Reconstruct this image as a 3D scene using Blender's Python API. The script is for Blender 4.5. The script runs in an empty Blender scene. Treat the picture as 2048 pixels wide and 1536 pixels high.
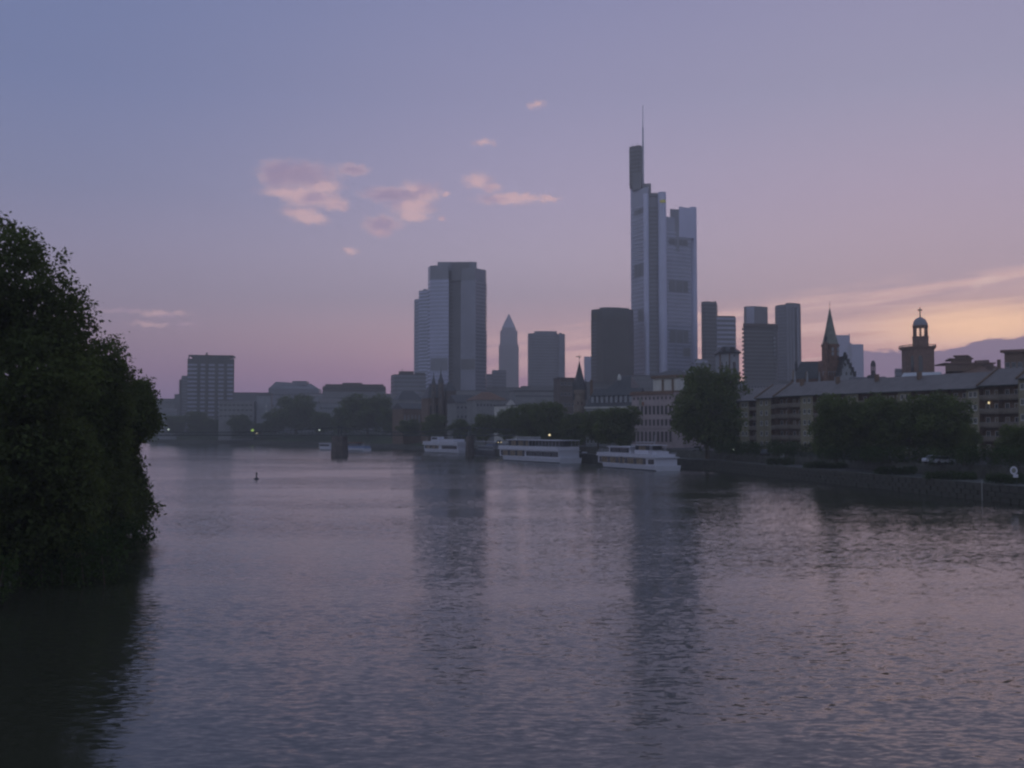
import bpy, math, random
import numpy as np
from math import sin, cos, pi, radians, atan2, sqrt

random.seed(7)
S = bpy.context.scene
COL = S.collection

# ------------------------------------------------------------------ camera, world, sun, exposure
F, H, YH = 2100.0, 11.0, 862.0
TH = math.atan((YH - 768) / F)
cam_d = bpy.data.cameras.new('camera')
cam_d.sensor_width = 36.0
cam_d.lens = F / 2048 * 36.0
cam_d.clip_start = 0.5
cam_d.clip_end = 20000
cam = bpy.data.objects.new('camera', cam_d)
cam.location = (0, 0, H)
cam.rotation_euler = (pi / 2 + TH, 0, 0)
COL.objects.link(cam)
S.camera = cam


def ray(px, py):
    dx, du = px - 1024.0, 768.0 - py
    return dx, F * cos(TH) - du * sin(TH), F * sin(TH) + du * cos(TH)


def X(px, D, py=862):
    r = ray(px, py)
    return r[0] / r[1] * D


def Z(py, D):
    r = ray(1024, py)
    return H + r[2] / r[1] * D


def P(px, D, py=862):
    return (X(px, D, py), D)


def azel(px, py):
    r = ray(px, py)
    return atan2(r[0], r[1]), atan2(r[2], sqrt(r[0] ** 2 + r[1] ** 2))


def lin(r, g, b):
    f = lambda c: (c / 255 / 12.92) if c / 255 <= 0.04045 else ((c / 255 + 0.055) / 1.055) ** 2.4
    return (f(r), f(g), f(b), 1.0)


SUN_AZ, SUN_EL = radians(24.0), radians(1.5)

world = bpy.data.worlds.new('World')
S.world = world
world.use_nodes = True
NT = world.node_tree
NT.nodes.clear()


class NB:
    """small helper that writes node trees"""
    def __init__(s, nt): s.nt = nt

    def _in(s, n, i, v):
        if isinstance(v, bpy.types.NodeSocket): s.nt.links.new(v, n.inputs[i])
        elif v is not None: n.inputs[i].default_value = v

    def m(s, op, a, b=None, c=None, clamp=False):
        n = s.nt.nodes.new('ShaderNodeMath'); n.operation = op; n.use_clamp = clamp
        s._in(n, 0, a); s._in(n, 1, b); s._in(n, 2, c)
        return n.outputs[0]

    def v(s, op, a, b=None, out=0):
        n = s.nt.nodes.new('ShaderNodeVectorMath'); n.operation = op
        s._in(n, 0, a); s._in(n, 1, b)
        return n.outputs[out]

    def xyz(s, x, y, z=0.0):
        n = s.nt.nodes.new('ShaderNodeCombineXYZ')
        s._in(n, 0, x); s._in(n, 1, y); s._in(n, 2, z)
        return n.outputs[0]

    def smooth(s, v, a, b, lo=0.0, hi=1.0):
        n = s.nt.nodes.new('ShaderNodeMapRange'); n.interpolation_type = 'SMOOTHSTEP'
        s._in(n, 0, v); s._in(n, 1, a); s._in(n, 2, b); s._in(n, 3, lo); s._in(n, 4, hi)
        return n.outputs[0]

    def ramp(s, v, els, interp='LINEAR'):
        n = s.nt.nodes.new('ShaderNodeValToRGB'); r = n.color_ramp; r.interpolation = interp
        while len(r.elements) < len(els): r.elements.new(0.5)
        for e, (p, c) in zip(r.elements, els): e.position = p
        for e, (p, c) in zip(r.elements, els): e.position = p; e.color = c
        s._in(n, 0, v)
        return n.outputs[0]

    def mix(s, f, a, b, mode='MIX'):
        n = s.nt.nodes.new('ShaderNodeMix'); n.data_type = 'RGBA'; n.blend_type = mode
        s._in(n, 0, f); s._in(n, 6, a); s._in(n, 7, b)
        return n.outputs[2]

    def noise(s, vec, scale, detail=4, rough=0.55, out=0, dist=0.0):
        n = s.nt.nodes.new('ShaderNodeTexNoise')
        s._in(n, 'Vector', vec)
        n.inputs['Scale'].default_value = scale; n.inputs['Detail'].default_value = detail
        n.inputs['Roughness'].default_value = rough; n.inputs['Distortion'].default_value = dist
        return n.outputs[out]


def build_world():
    B = NB(NT)
    tc = NT.nodes.new('ShaderNodeTexCoord')
    d = B.v('NORMALIZE', tc.outputs['Generated'])
    sp = NT.nodes.new('ShaderNodeSeparateXYZ'); NT.links.new(d, sp.inputs[0])
    az = B.m('ARCTAN2', sp.outputs[0], sp.outputs[1])
    el = B.m('ARCSINE', sp.outputs[2])
    eld = B.m('MULTIPLY', el, 180 / pi)
    azd = B.m('MULTIPLY', az, 180 / pi)
    t = B.m('DIVIDE', eld, 60.0, clamp=True)
    # how far round from the sunset point, in degrees
    rel = B.m('ABSOLUTE', B.m('SUBTRACT', azd, math.degrees(SUN_AZ)))
    rel = B.m('MINIMUM', rel, B.m('SUBTRACT', 360.0, rel))

    def R(els): return B.ramp(t, [(e / 60.0, lin(*c)) for e, c in els])
    r0 = R([(0, (170, 120, 130)), (3, (186, 132, 136)), (5, (196, 156, 150)), (6.2, (188, 155, 156)), (7.4, (178, 154, 162)), (9, (172, 152, 164)),
            (12.5, (165, 150, 170)), (17.5, (151, 147, 173)), (23, (141, 138, 170)), (60, (118, 132, 156))])
    r1 = R([(0, (132, 104, 136)), (1.8, (142, 110, 140)), (3.2, (158, 123, 143)), (4.4, (172, 138, 149)), (5.6, (176, 147, 155)), (7.4, (163, 147, 161)),
            (9.5, (164, 151, 169)), (12.5, (157, 147, 172)), (17.5, (144, 141, 172)), (23, (130, 132, 168)), (60, (118, 132, 156))])
    r2 = R([(0, (100, 92, 124)), (1.8, (110, 96, 127)), (3.2, (126, 104, 129)), (5, (138, 118, 135)), (7, (139, 127, 146)), (9.8, (130, 125, 151)),
            (12.5, (118, 121, 152)), (17.5, (109, 119, 158)), (23, (104, 116, 157)), (60, (118, 132, 156))])
    r3 = R([(0, (128, 132, 146)), (8, (150, 154, 170)), (20, (140, 150, 172)), (60, (118, 132, 156))])
    c = B.mix(B.smooth(rel, 2, 26), r0, r1)
    c = B.mix(B.smooth(rel, 18, 52), c, r2)
    c = B.mix(B.smooth(rel, 55, 140), c, r3)
    P2 = B.xyz(azd, eld, 0)
    # thin cirrus over the sunset, streaks drawn out sideways and rising to the right
    sh = B.xyz(azd, B.m('SUBTRACT', eld, B.m('MULTIPLY', azd, 0.07)), 0)
    st = B.v('MULTIPLY', sh, (0.11, 2.1, 1.0))
    n1 = B.noise(st, 1.0, 5, 0.6, dist=0.6)
    wob = B.m('MULTIPLY', B.m('SUBTRACT', B.noise(B.v('MULTIPLY', P2, (0.35, 0.3, 1)), 1.0, 3), 0.5), 0.9)
    edge = B.m('ADD', B.m('ADD', B.m('MULTIPLY', azd, 0.1), 5.75), wob)       # upper limit of the veil
    veil = B.smooth(B.m('SUBTRACT', edge, eld), -0.25, 0.8)
    veil = B.m('MULTIPLY', veil, B.smooth(rel, 34, 12))
    veil = B.m('MULTIPLY', veil, B.smooth(n1, 0.34, 0.66))
    c = B.mix(B.m('MULTIPLY', veil, 0.9), c, lin(228, 186, 176))
    # glow where the sun has gone down
    g = B.v('LENGTH', B.v('MULTIPLY', B.v('SUBTRACT', P2, (24.4, 5.35, 0)), (1 / 6.0, 1 / 1.25, 1)), out=1)
    c = B.mix(B.m('MULTIPLY', B.m('MULTIPLY', B.smooth(g, 1.3, 0.1), B.smooth(n1, 0.2, 0.6, 0.75, 1.0)), 1.0), c, (1.15, 0.70, 0.42, 1))
    # bright wedge of cloud
    wv = B.v('ADD', P2, B.v('MULTIPLY', B.v('SUBTRACT', B.noise(P2, 1.6, 4, out=1), (0.5, 0.5, 0.5)), (1.3, 0.8, 0)))
    a0, e0 = [math.degrees(q) for q in azel(1978, 563)]
    w = B.v('SUBTRACT', wv, (a0, e0, 0))
    w = B.v('LENGTH', B.v('MULTIPLY', B.xyz(*[B.m('ADD', x, 0) for x in _sep(w, B, -0.13)]), (1 / 0.95, 1 / 0.24, 1)), out=1)
    c = B.mix(B.m('MULTIPLY', B.smooth(w, 1.2, 0.4), 0.55), c, lin(226, 192, 182))
    # grey mauve bank low on the right
    n2 = B.noise(B.v('MULTIPLY', P2, (0.8, 2.0, 1)), 1.5, 6, 0.62)
    top = B.m('ADD', B.m('ADD', B.m('MULTIPLY', B.smooth(azd, 22.3, 24.8), 0.5), 4.12), B.m('MULTIPLY', B.m('SUBTRACT', n2, 0.5), 0.7))
    bank = B.smooth(B.m('SUBTRACT', top, eld), -0.06, 0.12)
    bank = B.m('MULTIPLY', bank, B.smooth(azd, 17.2, 18.3))
    bank = B.m('MULTIPLY', bank, B.smooth(azd, 80, 45))
    low = B.smooth(B.m('SUBTRACT', B.m('ADD', 3.75, B.m('MULTIPLY', B.m('SUBTRACT', n2, 0.5), 1.2)), eld), -0.1, 0.5)
    low = B.m('MULTIPLY', B.m('MULTIPLY', low, B.smooth(azd, 14.0, 16.5)), B.smooth(azd, 80, 45))
    bank = B.m('MAXIMUM', bank, low)
    c = B.mix(B.m('MULTIPLY', bank, 0.93), c, lin(104, 95, 128))
    # small evening clouds, each a soft lobed patch at its own bearing and height
    blobs = [(555, 350, 30, 24), (600, 350, 60, 22), (640, 372, 36, 12), (585, 385, 52, 10), (622, 396, 48, 16), (672, 408, 22, 11),
             (600, 425, 32, 9), (620, 438, 28, 9), (705, 340, 34, 13), (790, 390, 56, 12), (836, 386, 36, 18), (824, 412, 38, 16),
             (826, 432, 26, 9), (764, 448, 32, 13), (760, 462, 22, 10), (700, 503, 15, 7), (889, 388, 9, 6), (884, 438, 8, 5),
             (955, 362, 34, 17), (980, 375, 24, 10), (1012, 399, 48, 9), (1040, 394, 38, 7), (1098, 397, 20, 6), (965, 285, 22, 8),
             (1072, 210, 20, 9), (250, 622, 62, 5), (330, 628, 52, 8), (300, 648, 46, 7), (370, 650, 18, 5)]
    faint = {(965, 285): 0.32, (1072, 210): 0.42, (705, 340): 0.30, (955, 362): 0.35, (980, 375): 0.3, (889, 388): 0.2, (884, 438): 0.3,
             (250, 622): 0.55, (330, 628): 0.42, (300, 648): 0.5, (370, 650): 0.3, (700, 503): 0.2, (1098, 397): 0.15}
    warp = B.v('MULTIPLY', B.v('SUBTRACT', B.noise(P2, 1.9, 6, 0.62, out=1), (0.5, 0.5, 0.5)), (1.05, 0.7, 0))
    q = B.v('ADD', P2, warp)
    dm = dk = None
    for (bx, by, rx, ry) in blobs:
        a, e = azel(bx, by)
        dv = B.v('MULTIPLY', B.v('SUBTRACT', q, (math.degrees(a), math.degrees(e), 0)),
                 (1 / math.degrees(rx / F), 1 / math.degrees(ry / F), 1))
        L = B.v('LENGTH', dv, out=1)
        if (bx, by) in faint: L = B.m('ADD', L, faint[(bx, by)])
        dm = L if dm is None else B.m('MINIMUM', dm, L)
        if (bx, by) in ((555, 350), (600, 350), (705, 340), (790, 390), (764, 448), (250, 622), (985, 399)): dk = L if dk is None else B.m('MINIMUM', dk, L)
    torn = B.noise(B.v('MULTIPLY', P2, (2.2, 4.2, 1)), 1.6, 6, 0.65)
    cm = B.smooth(B.m('ADD', dm, B.m('MULTIPLY', B.m('SUBTRACT', torn, 0.5), 1.3)), 1.65, 0.45)
    lit = B.noise(B.v('ADD', B.v('MULTIPLY', P2, (0.5, 1.2, 1)), (3.3, 1.7, 0)), 1.0, 3, 0.5)
    cc = B.mix(B.smooth(lit, 0.30, 0.55), lin(160, 136, 158), lin(208, 170, 170))
    cc = B.mix(B.m('MULTIPLY', B.smooth(B.m('ADD', dk, B.m('MULTIPLY', B.m('SUBTRACT', torn, 0.5), 1.2)), 1.35, 0.4), 0.85), cc, lin(140, 122, 150))
    c = B.mix(B.m('MULTIPLY', cm, 0.74), c, cc)
    gain = B.ramp(B.m('DIVIDE', eld, 40.0, clamp=True), [(e / 40.0, (g / 2,) * 3 + (1,)) for e, g in ((0, 1.9), (2, 1.9), (4, 1.88), (6, 1.84), (8, 1.74), (12, 1.5), (18, 1.24), (40, 1.05))])
    c = B.mix(1.0, c, gain, 'MULTIPLY')
    # physical sky at sunset adds a little of its own gradient
    sky = NT.nodes.new('ShaderNodeTexSky')
    sky.sky_type = 'NISHITA'; sky.sun_disc = False
    sky.sun_elevation = SUN_EL; sky.sun_rotation = SUN_AZ
    bg1 = NT.nodes.new('ShaderNodeBackground'); bg1.inputs[1].default_value = 2.0
    NT.links.new(c, bg1.inputs[0])
    bg2 = NT.nodes.new('ShaderNodeBackground'); bg2.inputs[1].default_value = 0.004
    NT.links.new(sky.outputs[0], bg2.inputs[0])
    add = NT.nodes.new('ShaderNodeAddShader')
    NT.links.new(bg1.outputs[0], add.inputs[0]); NT.links.new(bg2.outputs[0], add.inputs[1])
    out = NT.nodes.new('ShaderNodeOutputWorld')
    NT.links.new(add.outputs[0], out.inputs[0])


def _sep(vec, B, slope):
    n = NT.nodes.new('ShaderNodeSeparateXYZ'); NT.links.new(vec, n.inputs[0])
    y = B.m('ADD', n.outputs[1], B.m('MULTIPLY', n.outputs[0], slope))
    return n.outputs[0], y, n.outputs[2]


build_world()

sun_d = bpy.data.lights.new('sun', 'SUN')
sun_d.energy = 0.03
sun_d.angle = radians(25)
sun_d.color = (1.0, 0.62, 0.45)
sun = bpy.data.objects.new('sun', sun_d)
sun.rotation_euler = (pi / 2 - radians(4.0), 0, pi - SUN_AZ)
COL.objects.link(sun)

S.view_settings.view_transform = 'Standard'
S.view_settings.look = 'None'
S.view_settings.exposure = 0.07
S.view_settings.gamma = 1.0
S.view_settings.use_curve_mapping = False
S.render.engine = 'CYCLES'
S.cycles.use_denoising = True
S.cycles.max_bounces = 6
S.cycles.diffuse_bounces = 3
S.cycles.glossy_bounces = 3
S.cycles.volume_bounces = 0
S.cycles.pixel_filter_type = 'BLACKMAN_HARRIS'
S.cycles.filter_width = 2.3

# ------------------------------------------------------------------ materials
M = {}


def mat(name, col, rough=0.7, metal=0.0, var=0.18, scale=0.4, bump=0.0, spec=0.4, emit=None, es=0.0, dirt=0.0):
    if name in M: return M[name]
    m = bpy.data.materials.new(name); m.use_nodes = True
    nt = m.node_tree; B = NB(nt)
    b = nt.nodes['Principled BSDF']
    c = (*col, 1.0)
    tc = nt.nodes.new('ShaderNodeTexCoord')
    n = B.noise(tc.outputs['Object'], scale, 5, 0.6)
    k = B.smooth(n, 0.3, 0.7)
    dark = tuple(v * (1 - var) for v in col) + (1.0,)
    lite = tuple(min(1, v * (1 + var)) for v in col) + (1.0,)
    cc = B.mix(k, dark, lite)
    if dirt:
        st = B.noise(B.v('MULTIPLY', tc.outputs['Object'], (1.3, 1.3, 0.12)), 1.2, 4, 0.6)
        cc = B.mix(B.m('MULTIPLY', B.smooth(st, 0.5, 0.75), dirt), cc, tuple(v * 0.45 for v in col) + (1.0,))
    nt.links.new(cc, b.inputs['Base Color'])
    b.inputs['Roughness'].default_value = rough
    b.inputs['Metallic'].default_value = metal
    b.inputs['Specular IOR Level'].default_value = spec
    if bump:
        bn = nt.nodes.new('ShaderNodeBump'); bn.inputs['Strength'].default_value = bump
        nt.links.new(B.noise(tc.outputs['Object'], scale * 6, 4), bn.inputs['Height'])
        nt.links.new(bn.outputs[0], b.inputs['Normal'])
    if emit:
        b.inputs['Emission Color'].default_value = (*emit, 1.0); b.inputs['Emission Strength'].default_value = es
    M[name] = m
    return m


def leaf_mat(name, c1, c2, scale):
    m = bpy.data.materials.new(name); m.use_nodes = True
    nt = m.node_tree; B = NB(nt); b = nt.nodes['Principled BSDF']
    tc = nt.nodes.new('ShaderNodeTexCoord')
    n = B.noise(tc.outputs['Object'], scale, 3, 0.6)
    n2 = B.noise(tc.outputs['Object'], scale * 9, 2, 0.5)
    k = B.smooth(B.m('ADD', B.m('MULTIPLY', n, 0.6), B.m('MULTIPLY', n2, 0.4)), 0.36, 0.64)
    nt.links.new(B.mix(k, (*c1, 1), (*c2, 1)), b.inputs['Base Color'])
    b.inputs['Roughness'].default_value = 0.8
    b.inputs['Specular IOR Level'].default_value = 0.12
    tr = nt.nodes.new('ShaderNodeBsdfTranslucent'); mx = nt.nodes.new('ShaderNodeMixShader'); mx.inputs[0].default_value = 0.42
    nt.links.new(B.mix(k, (c1[0] * 1.5, c1[1] * 1.4, c1[2], 1), (c2[0] * 1.5, c2[1] * 1.4, c2[2], 1)), tr.inputs[0])
    nt.links.new(b.outputs[0], mx.inputs[1]); nt.links.new(tr.outputs[0], mx.inputs[2])
    nt.links.new(mx.outputs[0], nt.nodes['Material Output'].inputs['Surface'])
    M[name] = m
    return m


leaf_mat('leaf_near', (0.06, 0.078, 0.028), (0.10, 0.13, 0.042), 0.25)
leaf_mat('leaf_far', (0.065, 0.09, 0.03), (0.13, 0.17, 0.055), 0.3)
leaf_mat('leaf_bush', (0.03, 0.05, 0.018), (0.06, 0.10, 0.03), 0.5)
mat('bark', (0.09, 0.07, 0.05), 0.9, bump=0.4)
mat('glass_dark', (0.03, 0.035, 0.045), 0.12, spec=0.6, var=0.3, scale=0.15)
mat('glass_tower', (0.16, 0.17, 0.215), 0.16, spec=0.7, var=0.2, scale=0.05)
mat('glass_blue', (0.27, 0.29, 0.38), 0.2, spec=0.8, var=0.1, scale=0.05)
mat('panel_blue', (0.54, 0.55, 0.74), 0.35, spec=0.6, var=0.06, scale=0.05)
mat('panel_pale', (0.37, 0.38, 0.49), 0.4, spec=0.5, var=0.08, scale=0.05)
mat('panel_mid', (0.25, 0.255, 0.30), 0.5, var=0.1, scale=0.08)
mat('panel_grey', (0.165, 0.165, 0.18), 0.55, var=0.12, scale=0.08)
mat('panel_dark', (0.09, 0.088, 0.085), 0.6, var=0.15, scale=0.08)
mat('panel_brown', (0.10, 0.08, 0.07), 0.65, var=0.15, scale=0.1)
mat('concrete', (0.27, 0.27, 0.26), 0.8, var=0.2, bump=0.2, dirt=0.4)
mat('plaster_cream', (0.29, 0.26, 0.18), 0.85, var=0.12, bump=0.1, dirt=0.35)
mat('plaster_white', (0.56, 0.55, 0.53), 0.85, var=0.08, dirt=0.3)
mat('plaster_pink', (0.40, 0.33, 0.345), 0.85, var=0.1, dirt=0.3)
mat('plaster_grey', (0.24, 0.24, 0.25), 0.85, var=0.12, dirt=0.3)
mat('plaster_brown', (0.17, 0.115, 0.085), 0.85, var=0.15, dirt=0.3)
mat('plaster_pale', (0.30, 0.31, 0.34), 0.85, var=0.1, dirt=0.3)
mat('balcony_paint', (0.20, 0.17, 0.14), 0.8, var=0.2, dirt=0.4)
mat('sandstone', (0.20, 0.122, 0.095), 0.85, var=0.25, scale=0.8, bump=0.3, dirt=0.35)
mat('sandstone_pale', (0.22, 0.18, 0.15), 0.85, var=0.2, scale=0.8, bump=0.3, dirt=0.3)
mat('slate', (0.06, 0.062, 0.07), 0.55, var=0.25, scale=1.0, bump=0.2)
mat('roof_grey', (0.155, 0.138, 0.14), 0.6, var=0.15, scale=0.5, bump=0.15, dirt=0.3)
mat('roof_tile', (0.17, 0.10, 0.075), 0.8, var=0.25, scale=0.8, bump=0.2)
mat('roof_pale', (0.42, 0.45, 0.50), 0.5, var=0.1)
mat('pier_stone', (0.12, 0.10, 0.09), 0.85, var=0.25, bump=0.3)
mat('copper_green', (0.20, 0.205, 0.18), 0.6, var=0.2, scale=0.7)
mat('iron', (0.055, 0.065, 0.06), 0.6, var=0.2)
mat('white_paint', (0.56, 0.56, 0.65), 0.4, var=0.05, scale=0.3, dirt=0.15)
mat('hull_dark', (0.05, 0.055, 0.065), 0.4, var=0.15)
mat('blue_paint', (0.18, 0.24, 0.42), 0.4, var=0.1)
mat('boat_red', (0.22, 0.09, 0.05), 0.6, var=0.2)
mat('curtain', (0.22, 0.17, 0.12), 0.7, var=0.3, scale=0.7)
mat('rubber', (0.02, 0.02, 0.02), 0.8)
mat('yellow_sign', (0.62, 0.55, 0.07), 0.5, var=0.05, emit=(0.7, 0.65, 0.12), es=0.05)
mat('yellow_dim', (0.11, 0.105, 0.06), 0.6)
mat('lamp_white', (0.8, 0.8, 0.7), 0.4, emit=(0.85, 1.0, 0.85), es=0.6)
mat('lamp_warm', (0.8, 0.7, 0.4), 0.4, emit=(1.0, 0.8, 0.45), es=1.1)
mat('lamp_green', (0.5, 0.7, 0.2), 0.4, emit=(0.62, 0.95, 0.12), es=0.4)
mat('dim_interior', (0.5, 0.38, 0.2), 0.5, emit=(1.0, 0.6, 0.25), es=0.10)
mat('asphalt', (0.05, 0.05, 0.052), 0.85, var=0.2, scale=0.3, bump=0.2)
mat('paving', (0.075, 0.078, 0.075), 0.8, var=0.25, scale=0.5, bump=0.2)
mat('quay_stone', (0.075, 0.075, 0.062), 0.85, var=0.35, scale=0.6, bump=0.5, dirt=0.5)
mat('grass', (0.05, 0.075, 0.025), 0.9, var=0.35, scale=0.4, bump=0.5)
mat('earth', (0.07, 0.06, 0.045), 0.9, var=0.3, scale=0.4, bump=0.5)


def water_mat():
    m = bpy.data.materials.new('river_water'); m.use_nodes = True
    nt = m.node_tree; B = NB(nt); b = nt.nodes['Principled BSDF']
    tc = nt.nodes.new('ShaderNodeTexCoord'); o = tc.outputs['Object']
    b.inputs['Base Color'].default_value = (0.040, 0.041, 0.028, 1)
    b.inputs['Roughness'].default_value = 0.10
    b.inputs['IOR'].default_value = 1.62
    # slopes of the ripples: crests lie mostly across the view, a slow swell under them, calmer patches between
    def slope(scale, mul, detail, off):
        n = B.noise(B.v('ADD', B.v('MULTIPLY', o, mul), off), scale, detail, 0.5, out=1, dist=0.4)
        return B.v('SUBTRACT', n, (0.5, 0.5, 0.5))
    a = slope(1.0, (1.35, 3.3, 1), 3, (0, 0, 0))
    bq = slope(3.4, (0.8, 1.8, 1), 2, (7.3, 2.1, 0))
    c = slope(0.35, (0.35, 0.9, 1), 1, (3.1, 9.2, 0))
    calm = B.smooth(B.noise(B.v('MULTIPLY', o, (0.012, 0.03, 1)), 1.0, 4, 0.55), 0.36, 0.60, 0.30, 1.0)
    t = B.v('ADD', B.v('MULTIPLY', a, (0.20, 0.42, 0)), B.v('ADD', B.v('MULTIPLY', bq, (0.15, 0.30, 0)), B.v('MULTIPLY', c, (0.03, 0.08, 0))))
    sc = nt.nodes.new('ShaderNodeVectorMath'); sc.operation = 'SCALE'
    nt.links.new(t, sc.inputs[0]); nt.links.new(calm, sc.inputs['Scale'])
    # seen at a low angle, ripple faces turned away hide behind the ones turned to the eye: mean visible slope leans to the view
    gi = nt.nodes.new('ShaderNodeNewGeometry'); si = nt.nodes.new('ShaderNodeSeparateXYZ'); nt.links.new(gi.outputs['Incoming'], si.inputs[0])
    hz = B.v('NORMALIZE', B.xyz(si.outputs[0], si.outputs[1], 0.0))
    th = B.m('ABSOLUTE', si.outputs[2]); dn = B.m('ADD', th, 0.03)
    lean = nt.nodes.new('ShaderNodeVectorMath'); lean.operation = 'SCALE'; nt.links.new(hz, lean.inputs[0])
    nt.links.new(B.m('MULTIPLY', B.m('DIVIDE', th, B.m('MULTIPLY', dn, dn)), 0.0050), lean.inputs['Scale'])
    nn = B.v('NORMALIZE', B.v('ADD', B.v('ADD', sc.outputs[0], lean.outputs[0]), (0, 0, 1)))
    nt.links.new(nn, b.inputs['Normal'])
    M['water'] = m


water_mat()


# ------------------------------------------------------------------ mesh helpers
class MB:
    def __init__(s): s.v = []; s.f = []; s.mi = []; s.mats = []

    def slot(s, m):
        if m not in s.mats: s.mats.append(m)
        return s.mats.index(m)

    def poly(s, pts, m):
        i = len(s.v); s.v += [tuple(p) for p in pts]
        s.f.append(tuple(range(i, i + len(pts)))); s.mi.append(s.slot(m))

    def hexa(s, b, t, m):
        """b, t: four bottom and four top points, same order"""
        i = len(s.v); s.v += [tuple(p) for p in b] + [tuple(p) for p in t]; k = s.slot(m)
        for q in ((3, 2, 1, 0), (4, 5, 6, 7), (0, 1, 5, 4), (1, 2, 6, 5), (2, 3, 7, 6), (3, 0, 4, 7)):
            s.f.append(tuple(i + a for a in q)); s.mi.append(k)

    def box(s, x0, x1, y0, y1, z0, z1, m):
        b = [(x0, y0, z0), (x1, y0, z0), (x1, y1, z0), (x0, y1, z0)]
        s.hexa(b, [(a, c, z1) for a, c, _ in b], m)

    def prism(s, pts, z0, z1, m, top=None, scale_top=1.0):
        n = len(pts)
        ar = sum(pts[i][0] * pts[(i + 1) % n][1] - pts[(i + 1) % n][0] * pts[i][1] for i in range(n))
        if ar < 0: pts = pts[::-1]
        cx = sum(p[0] for p in pts) / n; cy = sum(p[1] for p in pts) / n
        tp = [(cx + (p[0] - cx) * scale_top, cy + (p[1] - cy) * scale_top) for p in pts]
        i = len(s.v); k = s.slot(m); kt = s.slot(top) if top else k
        s.v += [(p[0], p[1], z0) for p in pts] + [(p[0], p[1], z1) for p in tp]
        s.f.append(tuple(i + n - 1 - a for a in range(n))); s.mi.append(k)
        s.f.append(tuple(i + n + a for a in range(n))); s.mi.append(kt)
        for a in range(n):
            c = (a + 1) % n
            s.f.append((i + a, i + c, i + n + c, i + n + a)); s.mi.append(k)

    def ebox(s, p0, t, nn, s0, s1, n0, n1, z0, z1, m):
        g = lambda a, b: (p0[0] + t[0] * a + nn[0] * b, p0[1] + t[1] * a + nn[1] * b)
        q = [g(s0, n0), g(s1, n0), g(s1, n1), g(s0, n1)]
        b = [(*a, z0) for a in q]; tt = [(*a, z1) for a in q]
        s.hexa(b, tt, m)

    def lathe(s, cx, cy, prof, m, n=12, ph=0.0):
        k = s.slot(m); i = len(s.v)
        for r, z in prof:
            for a in range(n):
                an = 2 * pi * a / n + ph
                s.v.append((cx + r * cos(an), cy + r * sin(an), z))
        for j in range(len(prof) - 1):
            for a in range(n):
                c = (a + 1) % n
                s.f.append((i + j * n + a, i + j * n + c, i + (j + 1) * n + c, i + (j + 1) * n + a)); s.mi.append(k)
        s.f.append(tuple(i + a for a in range(n))[::-1]); s.mi.append(k)
        j = len(prof) - 1
        s.f.append(tuple(i + j * n + a for a in range(n))); s.mi.append(k)

    def tube(s, p, q, r0, r1, m, n=6):
        p = np.array(p, float); q = np.array(q, float); d = q - p; L = np.linalg.norm(d)
        if L < 1e-6: return
        d /= L; u = np.cross(d, (0, 0, 1) if abs(d[2]) < 0.9 else (1, 0, 0)); u /= np.linalg.norm(u); w = np.cross(d, u)
        i = len(s.v); k = s.slot(m)
        for c, r in ((p, r0), (q, r1)):
            for a in range(n):
                an = 2 * pi * a / n
                s.v.append(tuple(c + r * (cos(an) * u + sin(an) * w)))
        for a in range(n):
            c = (a + 1) % n
            s.f.append((i + a, i + c, i + n + c, i + n + a)); s.mi.append(k)
        s.f.append(tuple(i + a for a in range(n))[::-1]); s.mi.append(k)
        s.f.append(tuple(i + n + a for a in range(n))); s.mi.append(k)

    def mesh(s, name, origin=(0, 0, 0)):
        me = bpy.data.meshes.new(name)
        me.from_pydata([(v[0] - origin[0], v[1] - origin[1], v[2] - origin[2]) for v in s.v], [], s.f)
        for m in s.mats: me.materials.append(M[m])
        me.polygons.foreach_set('material_index', s.mi)
        me.update()
        return me

    def build(s, name, parent=None, root=None):
        r = root or parent
        o = bpy.data.objects.new(name, s.mesh(name, tuple(r['org']) if r else (0, 0, 0)))
        COL.objects.link(o)
        if parent: o.parent = parent
        o['org'] = tuple(r['org']) if r else (0, 0, 0)
        return o


def tag(o, label, cat, group=None):
    o['label'] = label; o['category'] = cat
    if group: o['group'] = group
    return o


def thing(name, label, cat, loc, group=None):
    o = bpy.data.objects.new(name, None); o.location = loc; o.empty_display_size = 0.5
    o['org'] = tuple(loc); COL.objects.link(o)
    return tag(o, label, cat, group)


def struct(mb, name):
    o = mb.build(name); o['kind'] = 'structure'
    return o


def unit(a, b):
    d = (b[0] - a[0], b[1] - a[1]); L = sqrt(d[0] ** 2 + d[1] ** 2)
    return (d[0] / L, d[1] / L), L


def toward_cam(t, p):
    n = (t[1], -t[0])
    return n if (n[0] * -p[0] + n[1] * -p[1]) > 0 else (-n[0], -n[1])


PIECES = {}


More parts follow.
